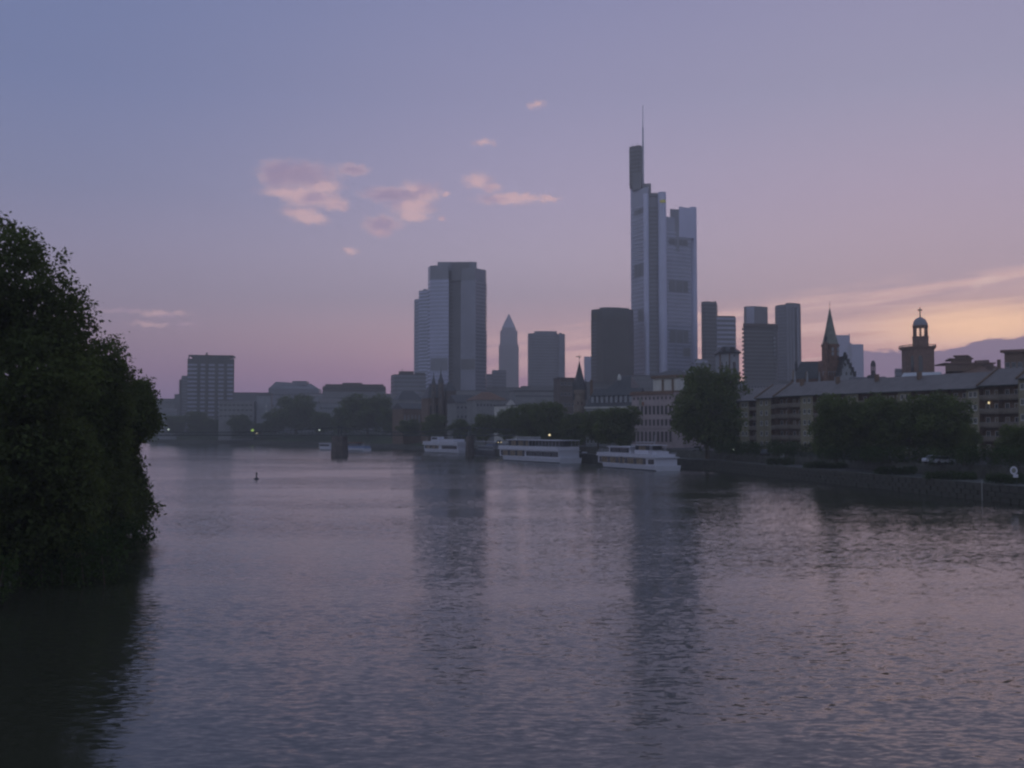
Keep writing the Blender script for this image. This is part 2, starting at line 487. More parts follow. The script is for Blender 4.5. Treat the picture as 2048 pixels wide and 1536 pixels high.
def piece(name, parent, root, kind, w, h, dims, cx, cy, cz, ang, mats):
    """a small repeated part (window unit, panel ...) sharing its mesh; local x along the wall, local -y outward"""
    key = (kind, round(w, 2), round(h, 2), mats)
    if key not in PIECES:
        mb = MB()
        if kind == 'window':
            f = 0.12 if w > 0.9 else 0.08
            mb.box(-w / 2 + f, w / 2 - f, -0.03, 0.05, f, h - f, mats[1])
            mb.box(-w / 2, w / 2, -0.12, 0.05, -0.12, f, mats[0])
            mb.box(-w / 2, w / 2, -0.09, 0.05, h - f, h, mats[0])
            mb.box(-w / 2, -w / 2 + f, -0.09, 0.05, f, h - f, mats[0])
            mb.box(w / 2 - f, w / 2, -0.09, 0.05, f, h - f, mats[0])
            if w > 0.9: mb.box(-0.03, 0.03, -0.06, 0.05, f, h - f, mats[0])
        elif kind == 'arch':
            pts = [(-w / 2, 0), (w / 2, 0)] + [(w / 2 * cos(a), h - w / 2 + w / 2 * sin(a)) for a in np.linspace(0, pi, 7)]
            i = len(mb.v)
            for y in (-0.05, 0.08): mb.v += [(x, y, z) for x, z in pts]
            k = mb.slot(mats[1]); n = len(pts)
            mb.f.append(tuple(range(n))); mb.mi.append(k)
            mb.f.append(tuple(range(2 * n - 1, n - 1, -1))); mb.mi.append(k)
            k = mb.slot(mats[0])
            for a in range(n):
                c = (a + 1) % n
                mb.f.append((a, n + a, n + c, c)); mb.mi.append(k)
            mb.box(-w / 2 - 0.12, w / 2 + 0.12, -0.15, 0.05, -0.15, 0, mats[0])
        elif kind == 'pane':
            mb.box(-w / 2, w / 2, -0.04, 0.05, 0, h, mats[0])
        elif kind == 'balcony':
            dp = dims
            mb.box(-w / 2, w / 2, -dp, 0, -0.18, 0, mats[0])
            mb.box(-w / 2, w / 2, -dp - 0.02, -dp + 0.08, 0.1, 1.0, mats[0])
            mb.box(-w / 2, w / 2, -dp - 0.05, -dp + 0.12, 1.0, 1.08, mats[1])
        PIECES[key] = mb.mesh(name)
    o = bpy.data.objects.new(name, PIECES[key]); COL.objects.link(o)
    org = root['org']
    o.location = (cx - org[0], cy - org[1], cz - org[2]); o.rotation_euler = (0, 0, ang)
    o.parent = parent
    return o


def edge_ang(t, n):
    # local -y must look along n
    return atan2(n[1], n[0]) + pi / 2


def windows(root, p0, p1, z0, z1, rows, cols, w, h, mats=('plaster_grey', 'glass_dark'), kind='window', s0=0.0, s1=None,
            name='window', off=0.0, skip=0.0, rowsel=None):
    t, L = unit(p0, p1); n = toward_cam(t, p0)
    if s1 is None: s1 = L
    ang = edge_ang(t, n); fh = (z1 - z0) / rows
    for r in range(rows):
        if rowsel and r not in rowsel: continue
        for c in range(cols):
            if skip and random.random() < skip: continue
            s = s0 + (c + 0.5) * (s1 - s0) / cols
            piece(name, root, root, kind, w, h, None, p0[0] + t[0] * s + n[0] * off, p0[1] + t[1] * s + n[1] * off,
                  z0 + fh * r + (fh - h) / 2, ang, mats)


def quad(px0, D0, px1, D1, depth, py=862):
    p0, p1 = P(px0, D0, py), P(px1, D1, py)
    t, L = unit(p0, p1); n = toward_cam(t, p0)
    return [p0, p1, (p1[0] - n[0] * depth, p1[1] - n[1] * depth), (p0[0] - n[0] * depth, p0[1] - n[1] * depth)]


def gable(mb, q, z, zr, m, over=0.5, hip0=0.0, hip1=0.0, wall=None):
    """roof on quad q with the ridge parallel to edge q0-q1; hip0/hip1 pull the ridge ends in (metres)"""
    t, L = unit(q[0], q[1]); n, W = unit(q[0], q[3])
    g = lambda a, b, zz: (q[0][0] + t[0] * a + n[0] * b, q[0][1] + t[1] * a + n[1] * b, zz)
    e = over
    a, b, c, d = g(-e, -e, z), g(L + e, -e, z), g(L + e, W + e, z), g(-e, W + e, z)
    r0, r1 = g(hip0 - (e if not hip0 else 0), W / 2, zr), g(L - hip1 + (e if not hip1 else 0), W / 2, zr)
    mb.poly([a, b, r1, r0], m); mb.poly([c, d, r0, r1], m)
    mb.poly([d, a, r0], wall or m if not hip0 else m); mb.poly([b, c, r1], wall or m if not hip1 else m)
    mb.poly([d, c, b, a], m)


def ring_bands(mb, pts, z0, z1, n, frac, out, m, start=0.3):
    """horizontal bands standing proud of a polygonal tower on every storey"""
    k = len(pts)
    ar = sum(pts[i][0] * pts[(i + 1) % k][1] - pts[(i + 1) % k][0] * pts[i][1] for i in range(k))
    if ar < 0: pts = pts[::-1]
    fh = (z1 - z0) / n
    for e in range(k):
        a, b = pts[e], pts[(e + 1) % k]
        t, L = unit(a, b); nn = (t[1], -t[0])
        mid = ((a[0] + b[0]) / 2, (a[1] + b[1]) / 2)
        if nn[0] * mid[0] + nn[1] * mid[1] > 0.3 * sqrt(mid[0] ** 2 + mid[1] ** 2): continue
        for r in range(n):
            mb.ebox(a, t, nn, 0.0, L, -0.05, out, z0 + fh * (r + start), z0 + fh * (r + start + frac), m)


def mullions(mb, p0, p1, z0, z1, n, w, out, m):
    t, L = unit(p0, p1); nn = toward_cam(t, p0)
    for i in range(n + 1):
        s = L * i / n
        mb.ebox(p0, t, nn, s - w / 2, s + w / 2, -0.05, out, z0, z1, m)


def stuff(o): o['kind'] = 'stuff'; return o


ZB = 3.0   # footing level, a little under the street


def tower(name, label, pts, ytop, Dref, m, ztop=None, cat='tower', bands=None, group=None, py=862, part='wall'):
    """pts: [(px, D)...] footprint; returns (root, world pts, ztop)"""
    w = [P(a, b, py) for a, b in pts]
    cx = sum(p[0] for p in w) / len(w); cy = sum(p[1] for p in w) / len(w)
    r = thing(name, label, cat, (cx, cy, ZB), group)
    zt = ztop if ztop is not None else Z(ytop, Dref)
    mb = MB(); mb.prism(w, ZB, zt, m); mb.build(part, r)
    if bands:
        n, frac, out, bm = bands
        mb = MB(); ring_bands(mb, w, ZB + 3, zt, n, frac, out, bm); stuff(mb.build('storey_bands', r))
    return r, w, zt


def addprism(root, pts, ya, yb, Da, m, name, py=862, zb=None, zt=None, bands=None):
    w = [P(a, b, py) for a, b in pts]
    z0 = zb if zb is not None else Z(yb, Da); z1 = zt if zt is not None else Z(ya, Da)
    mb = MB(); mb.prism(w, z0, z1, m); o = mb.build(name, root)
    if bands:
        n, frac, out, bm = bands
        mb = MB(); ring_bands(mb, w, z0, z1, n, frac, out, bm); stuff(mb.build('storey_bands', root))
    return o, w, z0, z1


# ------------------------------------------------------------------ ground, river, quays
bank = [(88, 60), (76, 156), (66, 225), (57, 290), (36, 352), (8, 415), (-12, 500), (-42, 556), (-85, 700), (-150, 825), (-255, 925),
        (-380, 1030), (-640, 1130), (-1100, 1240)]


def ground_z(D): return 5.0 + 3.0 * min(1, max(0, (D - 500) / 300))


def offs(k, d):
    a = bank[max(0, k - 1)]; b = bank[min(len(bank) - 1, k + 1)]
    t, L = unit(a, b); n = (t[1], -t[0])
    return (bank[k][0] + n[0] * d, bank[k][1] + n[1] * d)


BKX = 4000
mb = MB()
mb.poly([(-2500, -300, 0), (2500, -300, 0), (2500, 2450, 0), (-2500, 2450, 0)], 'water')
struct(mb, 'water')

# quay: stone face, narrow promenade, retaining wall, street level
mq, mp, mw = MB(), MB(), MB()
prom, street = [], []
for k in range(len(bank)):
    wd = 11 if bank[k][1] < 520 else 7
    prom.append(offs(k, wd)); street.append(offs(k, wd + (0.6 if bank[k][1] < 520 else 16)))
for k in range(len(bank) - 1):
    a, b = bank[k], bank[k + 1]
    t, L = unit(a, b)
    zq = 2.6
    mq.poly([(*a, -2), (*b, -2), (*b, zq), (*a, zq)][::-1], 'quay_stone')
    mp.poly([(*a, zq), (*b, zq), (*prom[k + 1], zq), (*prom[k], zq)][::-1], 'paving' if bank[k][1] < 520 else 'grass')
    za, zb_ = ground_z(a[1]), ground_z(b[1])
    mw.poly([(*prom[k], zq), (*prom[k + 1], zq), (*street[k + 1], zb_), (*street[k], za)][::-1],
            'quay_stone' if bank[k][1] < 520 else 'grass')
qw = struct(mq, 'quay_wall'); struct(mp, 'promenade'); struct(mw, 'embankment')
# upper town ground: strips running away from the river
mg = MB()
far = [(2450, 60), (2450, 300), (2450, 600), (2450, 900), (2450, 1200), (2450, 1800), (2450, 2450), (1800, 2450), (1200, 2450),
       (600, 2450), (0, 2450), (-900, 2450), (-1700, 2450), (-2450, 2000)]
for k in range(len(bank) - 1):
    mg.poly([(*street[k], ground_z(bank[k][1])), (*far[k], 7.0), (*far[k + 1], 7.0), (*street[k + 1], ground_z(bank[k + 1][1]))], 'asphalt')
struct(mg, 'ground')
# coping along the water edge, a real step
mc = MB()
for k in range(0, 8):
    t, L = unit(bank[k], bank[k + 1]); n = (t[1], -t[0])
    mc.ebox(bank[k], t, n, 0, L, -0.12, 0.5, 2.45, 2.78, 'quay_stone')
struct(mc, 'quay_kerb')
# the coursed blocks of the quay face where they can still be told apart
rb = random.Random(11)
blk = []
for v in range(4):
    mb = MB(); w_ = (1.05, 1.15, 0.95, 1.2)[v]; e = 0.05
    mb.hexa([(-w_, 0.1, 0.02), (w_, 0.1, 0.02), (w_ - e, -0.1, 0.06), (-w_ + e, -0.1, 0.06)], [(-w_, 0.1, 0.78), (w_, 0.1, 0.78), (w_ - e, -0.1, 0.74), (-w_ + e, -0.1, 0.74)], 'quay_stone')
    blk.append(mb.mesh('stone_block'))
nb_ = 0
for k in range(0, 3):
    t, L = unit(bank[k], bank[k + 1]); n = (-t[1], t[0])
    s_ = 0 if k else 42
    while s_ < L - 1.2 and nb_ < 290:
        for c_ in range(3):
            s2 = s_ + (1.1 if c_ % 2 else 0)
            if s2 > L - 1.1: continue
            o = bpy.data.objects.new('stone_block', blk[rb.randrange(4)]); COL.objects.link(o); o.parent = qw
            pr_ = rb.uniform(0.0, 0.09)
            o.location = (bank[k][0] + t[0] * s2 + n[0] * pr_, bank[k][1] + t[1] * s2 + n[1] * pr_, 0.02 + 0.8 * c_)
            o.rotation_euler = (0, 0, atan2(n[1], n[0]) + pi / 2 + rb.uniform(-.01, .01)); nb_ += 1
        s_ += 2.36
# far left bank, behind the island
left = [(-150, -100), (-165, 200), (-172, 460), (-250, 650), (-395, 850), (-600, 1000), (-1000, 1120), (-1600, 1220)]
ml = MB()
for k in range(len(left) - 1):
    a, b = left[k], left[k + 1]
    ml.poly([(*a, -2), (*b, -2), (*b, 3), (*a, 3)], 'quay_stone')
    ml.poly([(*a, 3), (*b, 3), (b[0] - 25, b[1], 6), (a[0] - 25, a[1], 6)], 'grass')
    ml.poly([(a[0] - 25, a[1], 6), (b[0] - 25, b[1], 6), (-2450, b[1], 6), (-2450, a[1], 6)], 'asphalt')
struct(ml, 'opposite_bank')
# island on the left
isl = [(-40, 8), (-41, 60), (-40.5, 90), (-43, 104), (-47, 110), (-56, 112), (-72, 116), (-86, 80), (-88, 8)]
mi = MB(); mi.prism(isl, -1.5, 1.3, 'earth', top='grass'); struct(mi, 'island_ground')


# ------------------------------------------------------------------ the tall tower with the mast
def triple_tower():
    D = 934.0
    r = thing('skyscraper', 'tallest pale blue skyscraper with stepped tops, garden gaps and a white mast', 'skyscraper', (X(1330, D), D, ZB))
    ks = lambda px, py: 1024 + (px - 1024) * 2102 / ray(px, py)[1]   # brings a column read high up down to the horizon row
    zt = lambda y, d=D: Z(y, d)
    FL = 56
    # receding left wing between corner columns
    L = [(1265, D + 26), (1299, D + 1), (1303, D + 16), (1270, D + 34)]
    o, w, z0, z1 = addprism(r, L, 372, 862, D, 'glass_blue', 'left_wing', zb=ZB)
    lf = (w[0], w[1])
    mb = MB(); ring_bands(mb, w, ZB + 8, z1 - 14, FL, 0.42, 0.35, 'panel_pale'); stuff(mb.build('storey_bands', r))
    # right wing
    R = [(1334, D + 2), (1385, D + 16), (1380, D + 34), (1334, D + 24)]
    o, w2, z0, z2 = addprism(r, R, 432, 862, D, 'glass_blue', 'right_wing', zb=ZB)
    mb = MB(); ring_bands(mb, w2, ZB + 8, z2 - 12, 52, 0.42, 0.35, 'panel_pale'); stuff(mb.build('storey_bands', r))
    # centre recess (lift core, dark)
    addprism(r, [(1296, D + 3), (1322, D + 3), (1322, D + 22), (1296, D + 22)], 389, 862, D, 'panel_mid', 'core', zb=ZB)
    mb = MB(); a, b = P(1299, D + 3), P(1319, D + 3)
    t, Ln = unit(a, b); nn = toward_cam(t, a)
    for i in range(54): mb.ebox(a, t, nn, 0, Ln, -0.02, 0.25, 12 + i * 3.75, 12 + i * 3.75 + 1.5, 'panel_grey')
    stuff(mb.build('storey_bands', r))
    # corner columns, rounded
    def column(px, d, rad, ytop, nm='corner_column', m='panel_blue'):
        mb = MB(); cx, cy = P(px, d); z = zt(ytop, d)
        mb.lathe(cx, cy, [(rad, ZB), (rad, z)], m, 14); mb.build(nm, r)
        return z
    column(1267.5, D + 29, 1.9, 375)
    column(1294.5, D + 1.0, 2.4, 388)
    column(1327, D + 0.5, 3.7, 385)
    column(1389, D + 25, 3.5, 415)
    # upper blocks
    addprism(r, [(1299.5, D + 1.5), (1330, D + 1.5), (1330, D + 24), (1299.5, D + 24)], 385, 392, D, 'panel_grey', 'parapet')
    addprism(r, [(1288, D + 10), (1305, D + 10), (1305, D + 26), (1288, D + 26)], 367, 470, D + 10, 'panel_grey', 'upper_block')
    addprism(r, [(1267, D + 16), (1285, D + 12), (1289, D + 26), (1270, D + 30)], 346, 380, D + 16, 'panel_grey', 'upper_block')
    o, wt, a0, a1 = addprism(r, [(1261.5, D + 20), (1281, D + 14), (1287, D + 17), (1287, D + 28), (1263, D + 34)], 294, 374, D + 20, 'panel_dark', 'top_block')
    mb = MB(); ring_bands(mb, wt, a0 + 2, a1 - 2, 9, 0.5, 0.2, 'panel_grey'); stuff(mb.build('storey_bands', r))
    addprism(r, [(1343, D + 6), (1361, D + 8), (1361, D + 30), (1343, D + 28)], 415, 440, D, 'panel_mid', 'upper_block', zb=zt(500))
    addprism(r, [(1361, D + 8.2), (1392, D + 17), (1388, D + 34), (1361, D + 30)], 413, 440, D + 8, 'panel_blue', 'upper_block', zb=zt(470))
    # garden gaps: flat grey slabs painted as shaded openings, with a short pale pillar
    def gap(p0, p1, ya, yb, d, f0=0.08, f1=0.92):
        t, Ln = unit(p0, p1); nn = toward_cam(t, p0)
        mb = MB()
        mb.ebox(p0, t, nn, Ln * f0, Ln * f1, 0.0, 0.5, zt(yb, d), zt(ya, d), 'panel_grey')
        g = mb.build('garden_shade_panel', r)
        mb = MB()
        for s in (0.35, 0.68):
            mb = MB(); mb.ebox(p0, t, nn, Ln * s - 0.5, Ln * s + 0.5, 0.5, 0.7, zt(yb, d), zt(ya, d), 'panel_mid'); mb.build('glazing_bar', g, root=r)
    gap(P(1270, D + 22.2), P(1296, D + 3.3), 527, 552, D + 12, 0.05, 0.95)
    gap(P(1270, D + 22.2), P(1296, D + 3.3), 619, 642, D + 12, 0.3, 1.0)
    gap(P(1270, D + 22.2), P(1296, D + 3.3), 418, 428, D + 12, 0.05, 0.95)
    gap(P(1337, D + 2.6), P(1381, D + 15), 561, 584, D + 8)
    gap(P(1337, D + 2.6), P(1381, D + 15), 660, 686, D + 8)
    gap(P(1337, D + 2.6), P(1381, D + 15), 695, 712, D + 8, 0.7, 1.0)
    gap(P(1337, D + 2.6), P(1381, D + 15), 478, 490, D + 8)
    # yellow emblem near the top of the middle column
    mb = MB(); cx, cy = P(1326, D - 3.6, 402); z = zt(402, D - 4)
    prof = [(-2.6, -1.0), (-1.2, -1.6), (0.4, -1.1), (2.6, -1.3), (2.2, 0.9), (0.9, 1.6), (-0.6, 1.0), (-2.9, 1.1)]
    f = [(cx + u, cy, z + v) for u, v in prof]; bk = [(x, y + 0.5, q) for x, y, q in f]
    mb.poly(f, 'yellow_sign'); mb.poly(bk[::-1], 'yellow_sign')
    for i in range(8): j = (i + 1) % 8; mb.poly([f[i], bk[i], bk[j], f[j]], 'yellow_sign')
    mb.build('emblem', r)
    # mast
    mx, my = X(1286, D + 18, 300), D + 18
    mb = MB(); za, zb_, zc = Z(296, my), Z(255, my), Z(211, my)
    mb.lathe(mx, my, [(0.9, Z(372, my)), (0.9, za), (0.75, zb_), (0.4, zb_ + 0.2), (0.3, zc)], 'white_paint', 8)
    mb.build('mast', r)
    mb = MB()
    for dx, dy, h in ((-11, 4, 6), (-9, 2, 4), (-6.5, 3, 7), (-4.5, 5, 5), (-2, 3, 5)):
        mb.tube((mx + dx * 0.9, my + dy, a1 - 0.5), (mx + dx * 0.9 + (1.2 if h > 5 else -0.8), my + dy, a1 + h * 0.6), 0.22, 0.15, 'panel_dark', 5)
    for dx in (3, 8.5, 11.5, 15.5, 18): mb.tube((mx + dx, my, zt(385) - 8), (mx + dx, my, zt(385 if dx > 6 else 368) + 2.6), 0.2, 0.12, 'panel_dark', 5)
    stuff(mb.build('antennas', r))


triple_tower()


def silver_tower():
    D = 950.0
    r = thing('skyscraper', 'broad pale blue skyscraper with stepped left shoulder, left of the pyramid tower', 'skyscraper', (X(912, D), D, ZB))
    zt = lambda y: Z(y, D)
    # left facet group
    L = [(855, D + 14), (860, D + 4), (896, D), (898, D + 40), (856, D + 40)]
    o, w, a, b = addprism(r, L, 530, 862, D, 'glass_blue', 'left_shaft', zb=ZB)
    mb = MB(); mullions(mb, w[1], w[2], 20, zt(558), 14, 0.55, 0.3, 'panel_blue'); ring_bands(mb, w, 8, zt(558), 40, 0.35, 0.18, 'panel_blue')
    stuff(mb.build('facade_grid', r))
    mb = MB(); t, Ln = unit(w[1], w[2]); nn = toward_cam(t, w[1])
    mb.ebox(w[1], t, nn, -0.2, Ln, 0, 0.6, zt(557), zt(530), 'panel_mid'); mb.build('crown_band', r)
    mb = MB(); mb.ebox(w[1], t, nn, 0.2, Ln - .2, 0, 0.45, zt(741), zt(716), 'panel_mid'); mb.build('plant_floor', r)
    # recessed middle
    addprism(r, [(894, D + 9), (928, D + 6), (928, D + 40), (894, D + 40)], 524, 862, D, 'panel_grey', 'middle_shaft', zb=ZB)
    mb = MB(); p0, p1 = P(898, D + 8.6), P(905, D + 8.0); t, Ln = unit(p0, p1); nn = toward_cam(t, p0)
    for i in range(44): mb.ebox(p0, t, nn, 0, Ln, 0, 0.3, 14 + i * 3.4, 15.7 + i * 3.4, 'panel_dark')
    stuff(mb.build('balcony_row', r))
    # right shafts
    R = [(922, D + 2), (950, D), (971, D + 12), (973, D + 22), (970, D + 40), (922, D + 40)]
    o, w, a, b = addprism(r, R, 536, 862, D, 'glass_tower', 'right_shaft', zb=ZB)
    mb = MB(); mullions(mb, w[0], w[1], 20, zt(560), 11, 0.6, 0.3, 'panel_pale'); ring_bands(mb, [w[1], w[2], w[3], w[4]], 8, zt(560), 42, 0.42, 0.3, 'panel_mid')
    stuff(mb.build('facade_grid', r))
    mb = MB(); t, Ln = unit(w[0], w[1]); nn = toward_cam(t, w[0])
    mb.ebox(w[0], t, nn, 0, Ln, 0, 0.5, zt(739), zt(718), 'panel_grey'); mb.build('plant_floor', r)
    # caps
    addprism(r, [(874, D + 5), (953, D + 5), (953, D + 34), (874, D + 34)], 522, 540, D, 'panel_mid', 'roof_block')
    addprism(r, [(903, D + 3), (938, D + 3), (938, D + 20), (903, D + 20)], 524, 560, D, 'panel_grey', 'roof_block')
    addprism(r, [(938, D + 12), (943, D + 12), (943, D + 18), (938, D + 18)], 519, 524, D, 'panel_grey', 'vent')
    # stepped shoulder on the left
    S1 = [(837, D + 22), (856, D + 16), (858, D + 44), (837, D + 44)]
    o, w, a, b = addprism(r, S1, 575, 862, D, 'glass_blue', 'shoulder', zb=ZB, bands=(44, 0.4, 0.25, 'panel_blue'))
    mb = MB(); z = zt(575); mb.hexa([(*w[0], z), (*w[1], z), (*w[2], z), (*w[3], z)],
                                    [(w[0][0] + 3, w[0][1], z + 0.2), (w[0][0] + 5, w[0][1] + 1, z + 2.2), (w[2][0] - 2, w[2][1], z + 2.2), (w[3][0] + 3, w[3][1], z + 0.2)], 'panel_mid')
    mb.build('roof_block', r)
    addprism(r, [(828, D + 30), (838, D + 26), (838, D + 48), (828, D + 48)], 597, 862, D + 24, 'glass_blue', 'shoulder', zb=ZB, bands=(42, 0.42, 0.3, 'panel_pale'))


silver_tower()


def pyramid_tower():
    D = 2200.0
    r = thing('skyscraper', 'slender skyscraper tapering to a sharp pyramid tip', 'skyscraper', (X(1017, D), D, ZB))
    c = X(1017.5, D, 700); s = D / F
    sq = lambda h: [(c - h, D), (c + h, D), (c + h, D + 2 * h), (c - h, D + 2 * h)]
    mb = MB(); mb.prism(sq(19.8 * s), ZB, Z(690, D), 'panel_mid'); mb.build('shaft', r)
    mb = MB(); mb.prism([(x, y + .5) for x, y in sq(17.6 * s)], Z(690, D), Z(661, D), 'panel_mid'); mb.build('upper_shaft', r)
    mb = MB(); mb.prism([(x, y + 1) for x, y in sq(14.0 * s)], Z(661, D), Z(655, D), 'panel_mid'); mb.build('drum', r)
    mb = MB(); q = [(x, y + 1) for x, y in sq(13.8 * s)]; mb.prism(q, Z(655, D), Z(625.5, D), 'panel_pale', scale_top=0.01); mb.build('pyramid_roof', r)
    mb = MB(); ring_bands(mb, sq(19.8 * s), 20, Z(690, D), 40, 0.4, 0.4, 'panel_grey'); stuff(mb.build('storey_bands', r))


pyramid_tower()

# other towers ----------------------------------------------------
r, w, z = tower('office_tower', 'square grey office tower with a raised roof block, right of the pyramid tower',
                [(1056, 1300), (1064, 1296), (1130, 1304), (1130, 1350), (1056, 1350)], 667, 1300, 'panel_grey')
addprism(r, [(1069, 1306), (1114, 1309), (1114, 1340), (1069, 1340)], 661, 670, 1300, 'panel_mid', 'roof_block')
addprism(r, [(1119, 1309), (1124, 1309), (1124, 1320), (1119, 1320)], 664, 670, 1300, 'panel_mid', 'vent')
for a, b in ((1056.5, 1063), (1069.5, 1080), (1118, 1129.5)):
    mb = MB(); p0, p1 = P(a, 1299), P(b, 1300); t, L = unit(p0, p1); mb.ebox(p0, t, toward_cam(t, p0), 0, L, -1, 0.8, ZB, z - 1, 'panel_mid'); mb.build('facade_strip', r)
mb = MB(); ring_bands(mb, w, 10, z, 34, 0.4, 0.25, 'panel_mid'); stuff(mb.build('storey_bands', r))

tower('office_block', 'low grey office block tucked against the pyramid tower', [(984, 1200), (1012, 1205), (1012, 1240), (984, 1240)], 740, 1200, 'panel_grey',
      cat='building', bands=(20, 0.4, 0.3, 'panel_mid'))
tower('office_block', 'small grey block between the broad tower and the pyramid tower', [(970, 1150), (985, 1150), (985, 1190), (970, 1190)], 748, 1150, 'panel_mid',
      cat='building', bands=(18, 0.4, 0.3, 'panel_grey'))
tower('office_tower', 'thin pale blue slab tower just left of the dark tower', [(1169, 1700), (1185, 1702), (1185, 1740), (1169, 1740)], 713, 1700, 'panel_blue',
      bands=(36, 0.35, 0.3, 'panel_pale'))

r, w, z = tower('office_tower', 'wide dark brown office tower directly left of the tallest skyscraper',
                [(1183, 906), (1206, 896), (1258, 900), (1268, 908), (1266, 940), (1186, 940)], 618, 900, 'panel_dark')
addprism(r, [(1200, 902), (1214, 899), (1238, 901), (1260, 908), (1258, 934), (1202, 934)], 614.5, 620, 900, 'panel_grey', 'roof_block')
addprism(r, [(1184, 905.5), (1205, 896.5), (1205, 900), (1184, 909)], 640, 862, 900, 'panel_grey', 'lighter_face', zb=ZB)
mb = MB(); ring_bands(mb, w, 10, z - 9, 32, 0.45, 0.3, 'panel_brown'); mullions(mb, w[1], w[2], 10, z - 8, 14, 0.5, 0.45, 'panel_dark')
stuff(mb.build('facade_grid', r))
mb = MB(); p0, p1 = P(1189, 902.2), P(1196, 899.2); t, L = unit(p0, p1)
mb.ebox(p0, t, toward_cam(t, p0), 0, L, 0.4, 0.8, Z(637, 900), Z(628, 900), 'yellow_dim'); mb.build('emblem', r)

r, w, z = tower('office_tower', 'slim dark tower standing immediately right of the tallest skyscraper',
                [(1405, 1004), (1413, 998), (1435, 1003), (1437, 1032), (1405, 1032)], 603, 1000, 'panel_dark', bands=(36, 0.4, 0.2, 'panel_grey'))
addprism(r, [(1431, 1006), (1434, 1006), (1434, 1012), (1431, 1012)], 600.5, 604, 1000, 'panel_dark', 'vent')
r, w, z = tower('office_tower', 'grey tower with pale horizontal floor stripes beside the slim dark tower',
                [(1436, 900), (1473, 903), (1473, 935), (1436, 935)], 633, 900, 'panel_grey', bands=(26, 0.5, 0.4, 'panel_pale'))
addprism(r, [(1436.5, 902), (1472.5, 904), (1472.5, 930), (1436.5, 930)], 631, 638, 900, 'panel_brown', 'roof_block')
tower('office_block', 'low pale block in the gap right of the tallest skyscraper', [(1392, 760), (1416, 762), (1416, 790), (1392, 790)], 718, 760, 'panel_mid',
      cat='building', bands=(14, 0.4, 0.3, 'panel_pale'))

r, w, z = tower('office_tower', 'tower with a smooth pale upper part rising behind the dark balconied block',
                [(1490, 1106), (1495, 1100), (1512, 1098), (1538, 1106), (1538, 1140), (1490, 1140)], 612.5, 1100, 'panel_grey')
addprism(r, [(1495, 1099), (1511, 1096.5), (1511, 1102), (1495, 1104)], 614, 862, 1100, 'panel_pale', 'facade_strip', zb=ZB)
r, w, z = tower('apartment_tower', 'dark apartment tower with rows of balconies on both edges',
                [(1490, 800), (1556, 804), (1556, 830), (1490, 830)], 648, 800, 'panel_dark')
addprism(r, [(1488, 798.5), (1558, 803), (1558, 831), (1488, 831)], 647, 653, 800, 'panel_brown', 'cornice')
mb = MB(); ring_bands(mb, w, 10, z - 4, 27, 0.35, 0.3, 'panel_grey'); stuff(mb.build('storey_bands', r))
for side in (0, 1):
    for i in range(24):
        zz = Z(656, 800) - i * 3.15
        xa = X(1487.2 if side == 0 else 1552, 801); xb = xa + (1.4 if side == 0 else 1.8)
        mb = MB(); mb.box(xa, xb, 799 + side * 3, 803 + side * 3, zz - 1.5, zz, 'panel_brown' if side == 0 else 'panel_grey'); mb.build('balcony', r)
for y in (676, 684, 692, 701, 709):
    mb = MB(); zz = Z(y, 800); mb.box(X(1550.5, 801), X(1552.6, 801), 801.0, 803.3, zz - 0.9, zz + 0.9, 'plaster_pale'); mb.build('pane', r)

r, w, z = tower('office_tower', 'grey tower with slightly curved top, right of the dark apartment tower',
                [(1553, 1012), (1560, 1004), (1574, 998), (1590, 998), (1604, 1006), (1604, 1045), (1553, 1045)], 609, 1000, 'panel_grey', bands=(40, 0.3, 0.2, 'panel_mid'))
addprism(r, [(1574, 998.6), (1590, 998.6), (1604, 1006), (1604, 1045), (1574, 1045)], 606, 612, 1000, 'panel_grey', 'roof_block')
for px in (1576, 1582, 1588, 1596):
    mb = MB(); mb.box(X(px, 998), X(px, 998) + 1.3, 996.5, 998 + (px > 1590) * 6, ZB, z - 3, 'panel_mid'); mb.build('facade_rib', r)

r, w, z = tower('office_tower', 'distant pale blue stepped tower just right of the green church spire',
                [(1673, 1500), (1702, 1502), (1702, 1540), (1673, 1540)], 670, 1500, 'panel_blue', bands=(44, 0.3, 0.3, 'panel_pale'))
addprism(r, [(1699, 1500), (1706, 1500), (1706, 1530), (1699, 1530)], 686, 862, 1500, 'panel_pale', 'lower_wing', zb=ZB)
addprism(r, [(1706, 1502), (1729, 1503), (1729, 1540), (1706, 1540)], 688, 862, 1500, 'panel_blue', 'lower_wing', zb=ZB, bands=(38, 0.3, 0.3, 'panel_pale'))
addprism(r, [(1700.5, 1503), (1702, 1503), (1702, 1510), (1700.5, 1510)], 667, 671, 1500, 'panel_pale', 'vent')


